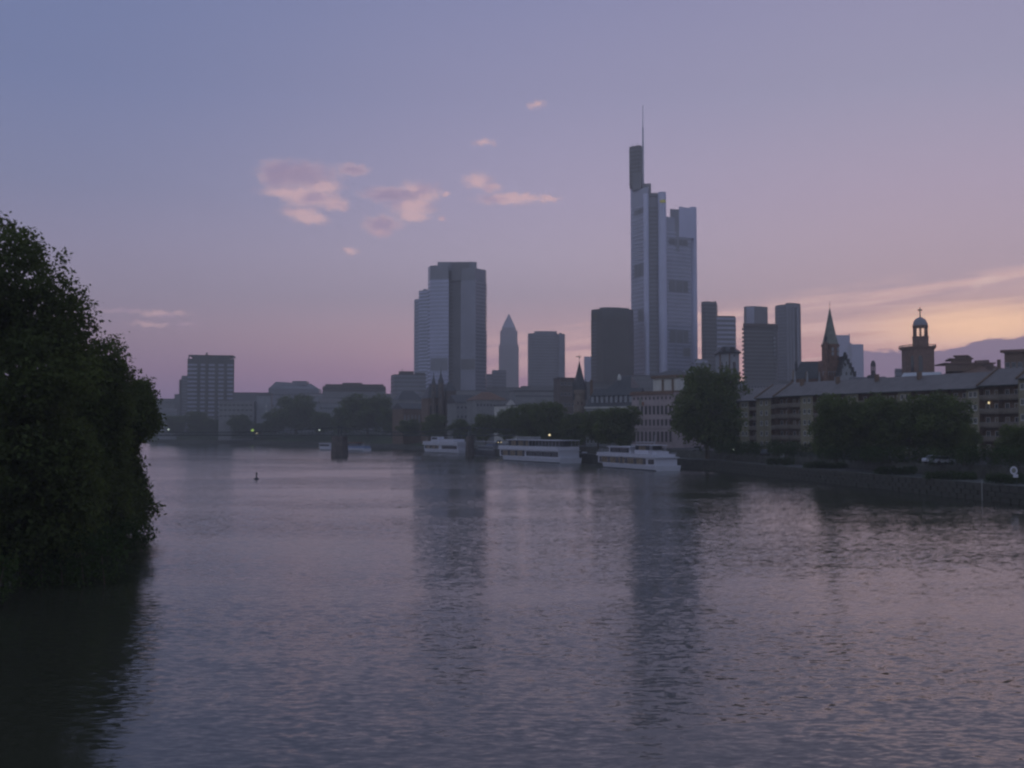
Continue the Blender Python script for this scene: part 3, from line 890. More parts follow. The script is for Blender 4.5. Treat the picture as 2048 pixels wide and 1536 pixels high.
# left highrise with striped storeys
def striped_highrise():
    D = 1020.0
    q = [(373, D), (467, D + 8), (467, D + 45), (373, D + 40)]
    r, w, z = tower('highrise', 'striped high-rise with dark vertical piers and a canopy roof, far left bank', q, 717, D, 'panel_dark')
    t, L = unit(w[0], w[1]); n = toward_cam(t, w[0]); ang = edge_ang(t, n)
    px = [373.5, 393, 399, 409, 415, 428.5, 434.5, 446.5, 452.5, 465]
    ss = [(a - 373) / 94 * L for a in px]
    fh = 4.05
    for i in range(16):
        zz = z - 3.0 - (i + 1) * fh
        for k in range(5):
            a, b = ss[2 * k], ss[2 * k + 1]
            s = (a + b) / 2
            piece('floor_strip', r, r, 'pane', b - a, 1.9, None, w[0][0] + t[0] * s + n[0] * 0.2, w[0][1] + t[1] * s + n[1] * 0.2, zz, ang, ('panel_pale',))
    mb = MB()
    for k in range(4): mb.ebox(w[0], t, n, ss[2 * k + 1], ss[2 * k + 2], 0, 1.2, ZB, z, 'panel_dark')
    stuff(mb.build('piers', r))
    # roof frame: thin canopy on posts with open corners, plant room inside
    zc = Z(709.5, D)
    mb = MB(); mb.ebox(w[0], t, n, L * 0.02, L * 0.98, -30, 0.6, zc - 0.8, zc, 'panel_dark'); mb.build('canopy', r)
    mb = MB(); mb.ebox(w[0], t, n, L * 0.10, L * 0.90, -28, 0.0, z, zc - 0.8, 'panel_dark'); mb.build('plant_room', r)
    for s in (0.02, 0.96):
        mb = MB(); mb.ebox(w[0], t, n, L * s, L * (s + 0.02), -1, 0.5, z, zc - 0.8, 'panel_dark'); mb.build('post', r)
    mb = MB(); mb.ebox(w[0], t, n, L * 0.385, L * 0.42, -4, -1, zc, zc + 2.4, 'panel_dark'); mb.build('chimney', r)
    addprism(r, [(362, D + 4), (374, D + 4), (374, D + 40), (362, D + 40)], 751, 862, D, 'panel_grey', 'side_wing', zb=ZB, bands=(22, 0.4, 0.2, 'panel_mid'))
    addprism(r, [(357, D + 8), (363, D + 8), (363, D + 40), (357, D + 40)], 758, 862, D, 'panel_dark', 'side_wing', zb=ZB)
    addprism(r, [(348, D + 2), (360, D + 2), (360, D + 30), (348, D + 30)], 788, 862, D, 'panel_grey', 'side_wing', zb=ZB)


striped_highrise()


# mid-rise and historic buildings ---------------------------------
def house(name, label, px0, D0, px1, D1, depth, yeave, yridge=None, wall='plaster_grey', roof='slate', rows=0, cols=0, ww=1.3, wh=1.7,
          hip=(0, 0), cat='building', group=None, flat=False, frame='plaster_pale', wz=None, zb=ZB, kind='window', over=0.5, lean=None):
    q = quad(px0, D0, px1, D1, depth)
    Dm = (D0 + D1) / 2
    ze = Z(yeave, Dm)
    r = thing(name, label, cat, ((q[0][0] + q[2][0]) / 2, (q[0][1] + q[2][1]) / 2, zb), group)
    mb = MB(); mb.prism(q, zb, ze, wall); mb.build('wall', r)
    if yridge is not None:
        mb = MB(); gable(mb, q, ze + 0.01, Z(yridge, Dm + depth / 2), roof, over, hip[0], hip[1]); mb.build('roof', r)
    else:
        mb = MB(); t, L = unit(q[0], q[1]); n = toward_cam(t, q[0])
        mb.ebox(q[0], t, n, -0.3, L + 0.3, -depth - 0.3, 0.3, ze, ze + 0.5, roof); mb.build('roof', r)
    if rows:
        z0 = wz if wz is not None else ground_z(D0)
        windows(r, q[0], q[1], z0, ze, rows, cols, ww, wh, (frame, 'glass_dark'), kind=kind)
    return r, q, ze


house('office_building', 'long flat dark-roofed office building right of the striped high-rise', 466, 950, 541, 955, 20, 786, wall='panel_grey', roof='slate', rows=0)
r, q, ze = house('office_building', 'low pale building with two long window bands in front of the striped high-rise', 437, 905, 507, 908, 14, 803, wall='plaster_grey', roof='panel_mid')
for y in (812, 822, 834):
    t, L = unit(q[0], q[1]); n = toward_cam(t, q[0])
    for k in range(8):
        piece('window', r, r, 'window', 2.6, 1.6, None, q[0][0] + t[0] * (2 + k * 3.6), q[0][1] + t[1] * (2 + k * 3.6), Z(y, 905), edge_ang(t, n), ('plaster_grey', 'glass_dark'))
r, q, ze = house('office_building', 'narrow pale end building with two white windows one above the other', 513, 915, 541, 918, 16, 791, wall='plaster_pale', roof='slate')
for y, m_ in ((815, 'lamp_white'), (825, 'lamp_white')):
    piece('white_window', r, r, 'pane', 1.2, 2.2, None, X(532, 914.4), 914.9, Z(y, 915), 0.0, ('plaster_white',))  # plain white panes, no emission
r, q, ze = house('office_building', 'bluish block with sloping metal roof above the riverside trees', 536, 1150, 637, 1156, 40, 778, wall='panel_mid', roof='panel_mid',
                 rows=4, cols=16, ww=2.2, wh=2.2)
mb = MB()
a = quad(536, 1150, 637, 1156, 40); z0 = Z(778, 1150) + 0.5; z1 = Z(763, 1150)
mb.hexa([(*p, z0) for p in a], [(a[0][0] + 7, a[0][1] + 4, z1), (a[1][0] - 9, a[1][1] + 4, z1 - 2.2), (a[2][0] - 9, a[2][1] - 4, z1 - 2.2), (a[3][0] + 7, a[3][1] - 4, z1)], 'panel_mid')
mb.build('sloping_roof', r)
addprism(r, [(584, 1156), (612, 1156), (618, 1185), (584, 1185)], 761.5, 770, 1150, 'panel_mid', 'roof_block')
r, q, ze = house('office_building', 'long building with rounded brown top storeys behind the riverside trees', 644, 1000, 770, 1006, 30, 783, wall='plaster_grey', roof='panel_brown',
                 rows=3, cols=22, ww=2.0, wh=2.2)
a = quad(644, 1000, 771, 1006, 30)
for i, (y0, y1, ins) in enumerate(((782, 772, 0.6), (772, 768, 2.5))):
    mb = MB(); z0, z1 = Z(y0, 1000), Z(y1, 1000); t, L = unit(a[0], a[1]); n = toward_cam(t, a[0])
    mb.ebox(a[0], t, n, ins, L - ins, -29 + ins, -ins, z0, z1, 'panel_brown'); mb.build('upper_storey', r)
addprism(r, [(684, 1005), (724, 1006), (724, 1028), (684, 1028)], 765, 770, 1000, 'panel_brown', 'roof_block')
windows(r, a[0], a[1], Z(781, 1000), Z(773, 1000), 1, 24, 2.6, 2.4, ('panel_brown', 'glass_dark'), off=-0.55)

r, q, ze = house('office_building', 'grey office block with dark roof pavilion at the foot of the broad tower', 788, 900, 851, 906, 26, 750, wall='panel_mid', roof='slate',
                 rows=0)
mb = MB(); ring_bands(mb, q, 12, ze - 1, 13, 0.45, 0.25, 'panel_grey'); stuff(mb.build('storey_bands', r))
addprism(r, [(797, 903), (827, 904), (827, 922), (797, 922)], 742, 751, 900, 'panel_brown', 'roof_pavilion')
addprism(r, [(829, 904), (850, 905), (850, 922), (829, 922)], 745, 750, 900, 'panel_dark', 'roof_pavilion')
mb = MB(); mb.tube((X(804, 903), 904, Z(742, 903)), (X(804, 903), 904, Z(738, 903)), 0.3, 0.2, 'panel_dark'); mb.build('antenna', r)

# small houses and blocks, left to right; each its own thing
house('building', 'pale low building half hidden by the big left tree', 316, 980, 352, 984, 14, 824, 817, wall='plaster_pale', roof='roof_grey', rows=2, cols=8)
house('building', 'dark low block between the big left tree and the striped high-rise', 300, 1100, 349, 1104, 16, 798, wall='plaster_grey', roof='slate', rows=5, cols=10)
house('building', 'white rendered building with grey roof showing between two riverside trees, left', 612, 900, 646, 905, 14, 793, 788, wall='plaster_pale', roof='roof_grey', rows=3, cols=6, ww=1.8, wh=1.8)
house('building', 'wide grey slate-roofed building above the riverside trees', 640, 870, 700, 876, 14, 806, 797, wall='plaster_pale', roof='roof_grey', rows=3, cols=12)
house('building', 'stepped grey building left of the twin-spired church', 766, 800, 812, 806, 16, 800, 788, wall='plaster_grey', roof='roof_grey', rows=4, cols=8)
house('building', 'dark hip-roofed house behind the riverside trees, left of the twin-spired church', 796, 720, 846, 726, 16, 800, 782, wall='plaster_grey', roof='slate', rows=4, cols=8, hip=(5, 5))
r, q, ze = house('building', 'riverside building with tall arched windows beside the twin-spired church', 806, 650, 856, 660, 14, 818, 806, wall='plaster_brown', roof='slate')
windows(r, q[0], q[1], Z(850, 650), Z(826, 650), 1, 7, 1.1, 5.2, ('plaster_pale', 'plaster_grey'), kind='arch')
house('building', 'grey gabled house directly right of the twin-spired church', 912, 600, 958, 606, 14, 806, 790, wall='plaster_grey', roof='slate', rows=4, cols=6)
house('building', 'brown hip-roofed building with broad eaves, middle of the skyline foot', 952, 560, 1012, 566, 16, 800, 784, wall='plaster_grey', roof='roof_tile', rows=4, cols=9, hip=(6, 6))
r, q, ze = house('building', 'small house with a bright white gable above the trees', 1008, 520, 1036, 524, 10, 812, None, wall='plaster_white', roof='slate')
mb = MB(); g = [P(1010, 519.6), P(1033, 523.5)]; za = Z(812, 520); zp = Z(798, 520)
mx_ = ((g[0][0] + g[1][0]) / 2, (g[0][1] + g[1][1]) / 2)
mb.poly([(*g[0], za + .3), (*g[1], za + .3), (*mx_, zp)], 'plaster_white'); mb.poly([(g[0][0], g[0][1] + 9, za + .3), (mx_[0], mx_[1] + 9, zp), (g[1][0], g[1][1] + 9, za + .3)], 'plaster_white')
mb.poly([(*g[0], za + .3), (*mx_, zp), (mx_[0], mx_[1] + 9, zp), (g[0][0], g[0][1] + 9, za + .3)], 'slate'); mb.poly([(*mx_, zp), (*g[1], za + .3), (g[1][0], g[1][1] + 9, za + .3), (mx_[0], mx_[1] + 9, zp)], 'slate')
mb.build('gable', r)
house('building', 'long grey flat building across the middle skyline foot', 1030, 640, 1146, 648, 16, 783, wall='plaster_grey', roof='slate', rows=5, cols=22)
house('building', 'dark block left of the slate-spired round tower', 1120, 560, 1150, 562, 12, 757, wall='panel_brown', roof='slate', rows=6, cols=4)
house('building', 'distant grey block row behind the pyramid tower', 960, 1000, 1060, 1005, 20, 776, wall='plaster_grey', roof='slate', rows=6, cols=18)
house('building', 'distant grey block at the foot of the square grey office tower', 1046, 1010, 1140, 1015, 20, 773, wall='plaster_grey', roof='panel_mid', rows=6, cols=18)
house('building', 'grey office row at the foot of the broad tower', 846, 860, 962, 866, 20, 782, wall='plaster_grey', roof='slate', rows=5, cols=20)
house('building', 'dark office row at the foot of the wide dark tower', 1165, 820, 1270, 826, 20, 765, wall='panel_dark', roof='slate', rows=6, cols=18)
house('building', 'dark row of offices at the foot of the tallest skyscraper', 1268, 780, 1400, 786, 20, 752, wall='panel_grey', roof='slate', rows=7, cols=24)
house('building', 'long dark office row below the towers on the right', 1400, 640, 1640, 646, 20, 764, wall='panel_grey', roof='roof_grey', rows=6, cols=40)
house('building', 'distant dark low block on the left skyline', 466, 1180, 560, 1186, 20, 793, wall='plaster_grey', roof='slate', rows=6, cols=16)
house('building', 'distant low grey row between left skyline blocks', 600, 1150, 800, 1160, 20, 788, wall='plaster_grey', roof='slate', rows=6, cols=30)


# twin-spired church on the bank
def twin_church():
    D = 620.0
    r = thing('church', 'small brown stone church with two thin dark spires among the roofs', 'church', (X(880, D), D, ZB))
    s = D / F
    q = quad(856, D, 916, D + 6, 16)
    mb = MB(); mb.prism(q, ZB, Z(796, D), 'plaster_brown'); mb.build('wall', r)
    mb = MB(); gable(mb, q, Z(796, D), Z(768, D + 8), 'slate', 0.4, 3, 3); mb.build('roof', r)
    for px, yt, yb, hw in ((867, 744, 768, 4.6), (881.5, 735, 764, 6.0)):
        c = X(px, D - 2); h = hw * s
        mb = MB(); mb.lathe(c, D - 2, [(h, ZB), (h, Z(yb + 2, D))], 'panel_brown', 8, pi / 8); mb.build('tower', r)
        mb = MB(); mb.lathe(c, D - 2, [(h * 1.15, Z(yb + 2, D)), (h * 1.05, Z(yb, D)), (h * 0.45, Z(yb - 10, D)), (h * 0.2, Z((yt + yb) / 2 - 3, D)), (0.08, Z(yt, D))], 'slate', 8, pi / 8)
        mb.build('spire', r)
        windows(r, (c - h * 0.9, D - 2 - h), (c + h * 0.9, D - 2 - h), Z(800, D), Z(772, D), 2, 1, 0.9, 2.6, ('panel_brown', 'glass_dark'), kind='arch')
    mb = MB(); mb.prism(quad(893, D - 3, 912, D - 1, 8), ZB, Z(782, D), 'panel_brown'); mb.build('porch', r)
    mb = MB(); gable(mb, quad(893, D - 3, 912, D - 1, 8), Z(782, D), Z(764, D), 'slate', 0.3, 2, 2); mb.build('porch_roof', r)
    windows(r, q[0], q[1], Z(845, D), Z(800, D), 1, 5, 1.3, 7.5, ('panel_brown', 'glass_dark'), kind='arch')


twin_church()


def round_tower():
    D = 440.0
    r = thing('tower', 'old round riverside tower with steep dark slate spire and weather vane', 'tower', (X(1159, D), D, ZB))
    c, s = X(1159, D, 780), D / F
    mb = MB(); mb.lathe(c, D, [(12.2 * s, ZB), (12.0 * s, Z(790, D)), (13.4 * s, Z(787, D)), (13.4 * s, Z(780, D))], 'sandstone_pale', 16); mb.build('wall', r)
    mb = MB(); mb.lathe(c, D, [(14.2 * s, Z(780, D)), (11 * s, Z(766, D)), (8.6 * s, Z(757, D)), (4.0 * s, Z(738, D)), (0.06, Z(721, D))], 'slate', 12); mb.build('spire', r)
    mb = MB(); mb.tube((c, D, Z(722, D)), (c, D, Z(707, D)), 0.07, 0.05, 'iron'); mb.box(c - 1.5, c + 0.8, D - 0.05, D + 0.05, Z(714, D), Z(712.5, D), 'iron')
    mb.lathe(c, D, [(0.05, Z(717.5, D)), (0.35, Z(716, D)), (0.05, Z(714.8, D))], 'iron', 8); mb.build('weather_vane', r)
    for dx in (-12, 12):
        cc = c + dx * s
        mb = MB(); mb.lathe(cc, D - 1, [(2.2 * s, Z(800, D)), (2.4 * s, Z(777, D)), (1.6 * s, Z(768, D)), (0.05, Z(757, D))], 'slate', 8); mb.build('corner_turret', r)
    windows(r, (c - 1.6, D - 12.4 * s), (c + 1.6, D - 12.4 * s), Z(860, D), Z(796, D), 3, 2, 0.7, 1.4, ('sandstone', 'glass_dark'))
    return r


round_tower()


def museum():
    D = 425.0
    r, q, ze = house('building', 'steep slate-roofed riverside hall with dormers, right of the round tower', 1172, D, 1266, D - 12, 16, 814, 777, wall='plaster_pale', roof='slate', rows=0, over=0.4)
    t, L = unit(q[0], q[1]); n = toward_cam(t, q[0]); ang = edge_ang(t, n)
    # pale cornice
    mb = MB(); mb.ebox(q[0], t, n, -0.4, L + 0.3, 0, 0.7, ze - 0.5, ze + 0.15, 'plaster_white'); mb.build('cornice', r)
    windows(r, q[0], q[1], 5.2, ze - 0.6, 4, 12, 1.15, 2.0, ('plaster_white', 'glass_dark'))
    for i in range(9):     # dormers
        sx = 1.6 + i * (L - 3) / 8.5
        mb = MB(); mb.ebox(q[0], t, n, sx, sx + 1.1, -4.5, -1.6, ze + 1.6, ze + 4.3, 'plaster_pale')
        mb.build('dormer', r)
        mb = MB(); mb.ebox(q[0], t, n, sx - .15, sx + 1.25, -4.6, -1.4, ze + 4.3, ze + 4.7, 'slate'); mb.build('dormer_roof', r)
    # tall gabled roof behind with a small pale figure on the ridge
    q2 = quad(1216, D + 14, 1262, D + 10, 14)
    mb = MB(); mb.prism(q2, ZB, Z(778, D + 14), 'plaster_grey'); mb.build('rear_wall', r)
    mb = MB(); gable(mb, q2, Z(778, D + 14), Z(752, D + 20), 'slate', 0.3, 4, 2); mb.build('rear_roof', r)
    mb = MB(); cx = X(1239, D + 14, 750); mb.lathe(cx, D + 15, [(0.7, Z(757, D)), (0.9, Z(752, D)), (0.5, Z(747, D)), (0.3, Z(744, D))], 'plaster_white', 8); mb.build('ridge_ornament', r)
    mb = MB(); mb.prism(quad(1181, D + 10, 1186, D + 10, 2), Z(790, D), Z(757, D), 'plaster_brown'); mb.build('chimney', r)
    return r


museum()


def pink_palace():
    D0, D1 = 386.0, 372.0
    r, q, ze = house('palace', 'pale pink riverside palace with rows of tall windows and a roof lantern', 1264, D0, 1346, D1, 18, 785, None, wall='plaster_pink', roof='plaster_brown')
    t, L = unit(q[0], q[1]); n = toward_cam(t, q[0]); ang = edge_ang(t, n)
    mb = MB(); mb.ebox(q[0], t, n, -0.5, L + 0.5, -0.05, 0.7, ze - 0.7, ze - 0.02, 'sandstone'); mb.build('cornice', r)
    for y in (811, 838, 856):
        mb = MB(); z = Z(y, 380); mb.ebox(q[0], t, n, -0.1, L + 0.1, 0, 0.25, z - 0.2, z + 0.2, 'plaster_pink'); mb.build('string_course', r)
    fr = ('plaster_pink', 'glass_dark')
    zz = lambda y: Z(y, 380)
    for c in range(10):
        s = (c + 0.6) * L / 10.2
        for y, w_, h_ in ((800, 0.9, 1.25), (829, 1.15, 3.6), (852, 1.15, 2.9), (884, 1.2, 3.9)):
            piece('window', r, r, 'arch' if y == 829 else 'window', w_, h_, None, q[0][0] + t[0] * s, q[0][1] + t[1] * s, zz(y), ang, fr)
    # receding right side
    q1 = q[1]; q2 = (q[1][0] + 5.5, q[1][1] + 7.0)
    mb = MB(); mb.prism([q[1], (q1[0] + 4.0, q1[1] + 1.0), (q1[0] + 4.0, q1[1] + 14), (q1[0] - 2, q1[1] + 14)], ZB, Z(806, 376), 'plaster_pink'); mb.build('side_wing', r)
    # lantern storey
    t_, L_ = t, L
    mb = MB(); mb.ebox(q[0], t, n, L * 0.40, L * 0.985, -12, -3, ze + 0.5, zz(757), 'plaster_white'); mb.build('roof_storey', r)
    for s in (0.62, 0.86):
        mb = MB(); mb.ebox(q[0], t, n, L * s, L * s + 0.8, -3, -2.7, ze + 0.6, zz(759), 'plaster_brown'); mb.build('pilaster', r)
    mb = MB(); mb.ebox(q[0], t, n, L * 0.38, L * 1.0, -13, -2.2, zz(757), zz(751), 'plaster_brown'); mb.build('roof_cornice', r)
    # low hipped dark roof
    g = lambda a, b: (q[0][0] + t[0] * a + n[0] * b, q[0][1] + t[1] * a + n[1] * b)
    qq = [g(L * 0.39, -2.6), g(L * 0.98, -2.6), g(L * 0.98, -12.6), g(L * 0.39, -12.6)]
    mb = MB(); gable(mb, qq, zz(751), zz(739), 'slate', 0.3, 4, 3.0); mb.build('roof', r)
    # small flag on the front
    mb = MB(); c = g(L * 0.31, 0.9); z = zz(822)
    mb.tube((c[0], c[1], z - 2.6), (c[0], c[1], z + 0.8), 0.05, 0.04, 'iron', 5)
    mb.build('flagpole', r)
    fp = r.children[-1]
    mb = MB(); mb.box(c[0] - 1.3, c[0] - 0.05, c[1] - 0.03, c[1] + 0.03, z - 2.2, z + 0.5, 'copper_green'); mb.box(c[0] + 0.05, c[0] + 1.0, c[1] - 0.03, c[1] + 0.03, z - 2.2, z - 0.8, 'boat_red')
    mb.build('flag', fp, root=r)


pink_palace()


# white corner tower with dark hipped roof, dormers
def white_tower():
    D = 420.0
    r = thing('tower', 'white corner tower with tall recessed bays and dark hipped roof', 'tower', (X(1460, D), D, ZB))
    a, b, c = P(1441, D + 3), P(1459, D), P(1480, D + 4)
    d = (c[0] - 1, c[1] + 9)
    pts = [a, b, c, d, (a[0], a[1] + 9)]
    zc = Z(706, D)
    mb = MB(); mb.prism(pts, ZB, zc, 'plaster_pale'); mb.build('wall', r)
    for p0, p1, k in ((a, b, 2), (b, c, 1)):
        t, L = unit(p0, p1); n = toward_cam(t, p0)
        for i in range(k):
            w_ = 0.8 if k == 2 else 2.2
            s = (i + 0.5) * L / k
            piece('tall_window', r, r, 'window', w_, Z(722, D) - Z(752, D), None, p0[0] + t[0] * s, p0[1] + t[1] * s, Z(752, D), edge_ang(t, n), ('plaster_white', 'glass_dark'))
        mb = MB(); mb.ebox(p0, t, n, 0, 0.45, 0, 0.3, ZB, zc, 'plaster_brown'); mb.build('corner_pilaster', r)
    t, L = unit(b, c); n = toward_cam(t, b)
    piece('round_window', r, r, 'arch', 0.9, 0.9, None, b[0] + t[0] * L / 2, b[1] + t[1] * L / 2, Z(713, D), edge_ang(t, n), ('plaster_white', 'glass_dark'))
    cx, cy = (a[0] + c[0]) / 2, D + 6
    big = [((p[0] - cx) * 1.18 + cx, (p[1] - cy) * 1.18 + cy) for p in pts]
    mb = MB(); mb.prism(big, zc, zc + 0.7, 'slate'); mb.build('eaves', r)
    mb = MB(); mb.prism(big, zc + 0.7, Z(691, D), 'slate', scale_top=0.45); mb.build('roof', r)
    for px in (1447, 1466):
        mb = MB(); x = X(px, D, 700); mb.box(x - 0.7, x + 0.7, D - 0.6, D + 2, zc + 0.8, zc + 2.4, 'slate'); mb.build('dormer', r)


white_tower()


def spire_church():
    D = 370.0
    r = thing('church', 'red sandstone church tower with slender green spire and white stepped gable beside it', 'church', (X(1660, D), D, ZB))
    s = D / F
    c = X(1660.5, D, 700)
    hw = 17.5 * s
    # lower and upper tower
    mb = MB(); mb.prism([(c - hw * 1.12, D - hw), (c + hw * 1.12, D - hw), (c + hw * 1.12, D + hw), (c - hw * 1.12, D + hw)], ZB, Z(722, D), 'sandstone'); mb.build('tower_base', r)
    mb = MB(); mb.lathe(c, D, [(hw * 0.95, Z(722, D)), (hw * 0.95, Z(691, D))], 'sandstone', 8, pi / 8); mb.build('tower_shaft', r)
    mb = MB(); mb.lathe(c, D, [(hw * 1.03, Z(693, D)), (hw * 1.03, Z(689, D))], 'sandstone', 8, pi / 8); mb.build('cornice', r)
    for k in range(3):
        x = c + (k - 1) * hw * 0.62
        for zz in (712, 703):
            piece('louvre_window', r, r, 'arch', 0.75, 1.3, None, x, D - hw * 0.93 + (0.35 if k != 1 else 0), Z(zz, D), (k - 1) * 0.35, ('sandstone', 'plaster_pale'))
    mb = MB(); mb.lathe(c, D, [(hw * 0.92, Z(689, D)), (hw * 0.62, Z(668, D)), (hw * 0.3, Z(640, D)), (0.1, Z(616, D))], 'copper_green', 8, pi / 8); mb.build('spire', r)
    mb = MB(); mb.tube((c, D, Z(617, D)), (c, D, Z(603, D)), 0.06, 0.04, 'iron', 5); mb.box(c - 0.35, c + 0.35, D - 0.04, D + 0.04, Z(609.5, D), Z(609, D), 'iron'); mb.build('finial', r)
    # stair turret on the left
    tx = X(1646, D, 690)
    mb = MB(); mb.lathe(tx, D - hw, [(4.6 * s, ZB), (4.4 * s, Z(688, D)), (3.2 * s, Z(685, D))], 'sandstone', 8); mb.build('stair_turret', r)
    mb = MB(); mb.lathe(tx, D - hw, [(2.2 * s, Z(685, D)), (2.2 * s, Z(680, D)), (3.6 * s, Z(679, D)), (2.6 * s, Z(675, D)), (0.6 * s, Z(671, D)), (0.05, Z(662, D))], 'slate', 8); mb.build('turret_cap', r)
    # gallery railing
    mb = MB()
    for k in range(9):
        x = c - hw * 1.2 + k * hw * 2.4 / 8
        mb.box(x - 0.07, x + 0.07, D - hw * 1.2, D - hw * 1.2 + 0.14, Z(752, D), Z(745, D), 'plaster_pale')
    mb.box(c - hw * 1.22, c + hw * 1.22, D - hw * 1.2, D - hw * 1.2 + 0.14, Z(745, D), Z(744, D), 'plaster_pale')
    mb.box(c - hw * 1.22, c + hw * 1.22, D - hw * 1.2, D - hw, Z(753, D), Z(752, D), 'sandstone')
    mb.build('gallery', r)
    # nave roof to the left
    q = quad(1588, D + 4, 1643, D + 2, 14)
    mb = MB(); mb.prism(q, ZB, Z(757, D), 'sandstone'); mb.build('nave_wall', r)
    mb = MB(); gable(mb, q, Z(757, D), Z(722, D + 7), 'slate', 0.3, 3.2, 0); mb.build('nave_roof', r)
    for px, y in ((1606, 728), (1590, 748), (1617, 750)):
        x = X(px, D, y); mb = MB(); mb.lathe(x, D + 9 if y < 740 else D + 2, [(0.5, Z(y + 12, D)), (0.55, Z(y - 4, D)), (0.2, Z(y - 8, D)), (0.05, Z(y - 10, D))], 'sandstone_pale' if y > 740 else 'slate', 6); mb.build('pinnacle', r)
    for px in (1588, 1613, 1637):
        x = X(px, D, 750); mb = MB(); mb.prism([(x - 0.45, D - 1.5), (x + 0.45, D - 1.5), (x + 0.45, D - 0.6), (x - 0.45, D - 0.6)], Z(775, D), Z(744, D), 'plaster_pale', scale_top=0.25); mb.build('pinnacle', r)


spire_church()


def gabled_house():
    D = 362.0
    r = thing('building', 'white gabled town hall front with dark roof edge, right of the green spire', 'building', (X(1695, D), D, ZB))
    g = [P(1678, D), P(1713, D)]
    mid = X(1692, D)
    ze, zp = Z(752, D), Z(711, D)
    mb = MB(); mb.prism([g[0], g[1], (g[1][0], D + 14), (g[0][0], D + 14)], ZB, ze, 'plaster_pale'); mb.build('wall', r)
    mb = MB(); f = [(g[0][0] + 0.3, D, ze), (g[1][0], D, ze), (mid, D, zp)]; b = [(x, y + 14, z) for x, y, z in f]
    mb.poly(f, 'plaster_pale'); mb.poly(b[::-1], 'plaster_pale'); mb.poly([f[0], f[2], b[2], b[0]], 'slate'); mb.poly([f[2], f[1], b[1], b[2]], 'slate'); mb.build('gable', r)
    # dark raking edges with little steps
    for (a, c) in ((f[0], f[2]), (f[2], f[1])):
        for k in range(5):
            u, v = k / 5, (k + 1) / 5
            x0, x1 = a[0] + (c[0] - a[0]) * u, a[0] + (c[0] - a[0]) * v
            z0, z1 = a[2] + (c[2] - a[2]) * u, a[2] + (c[2] - a[2]) * v
            mb = MB(); mb.box(min(x0, x1) - 0.1, max(x0, x1) + 0.1, D - 0.35, D + 0.3, min(z0, z1) - 0.2, max(z0, z1) + 0.25, 'slate'); mb.build('gable_step', r)
    mb = MB(); mb.lathe(mid, D, [(0.5, zp), (0.6, zp + 0.7), (0.15, zp + 1.3)], 'slate', 6); mb.build('finial', r)
    for x, z, w_, h_ in ((mid, Z(733, D), 0.8, 1.2), (mid - 1.4, Z(751, D), 0.8, 1.3), (mid + 0.4, Z(751, D), 0.8, 1.3), (mid + 2.0, Z(751, D), 0.8, 1.3)):
        piece('window', r, r, 'window', w_, h_, None, x, D, z, 0.0, ('plaster_pale', 'glass_dark'))


gabled_house()

r, q, ze = house('building', 'dark-roofed building carrying a tiny bell turret, right of the white gable', 1700, 335, 1768, 331, 12, 764, 754, wall='plaster_grey', roof='slate', rows=4, cols=10)
D = 334.0; cx = X(1749.5, D, 740)
mb = MB(); mb.box(cx - 1.4, cx + 1.4, D, D + 3, Z(764, D), Z(750, D), 'slate'); mb.build('turret_base', r)
for k in range(6):
    a = k * pi / 3; mb = MB(); mb.tube((cx + 0.65 * cos(a), D + 1.4 + 0.65 * sin(a), Z(750, D)), (cx + 0.65 * cos(a), D + 1.4 + 0.65 * sin(a), Z(731, D)), 0.13, 0.13, 'slate', 5); mb.build('turret_post', r)
mb = MB(); mb.lathe(cx, D + 1.4, [(0.85, Z(732, D)), (0.8, Z(727, D)), (0.55, Z(722.5, D)), (0.1, Z(720, D))], 'slate', 10); mb.build('turret_dome', r)
mb = MB(); mb.lathe(cx, D + 1.4, [(0.8, Z(750, D)), (0.75, Z(741, D))], 'slate', 8); mb.build('turret_drum', r)


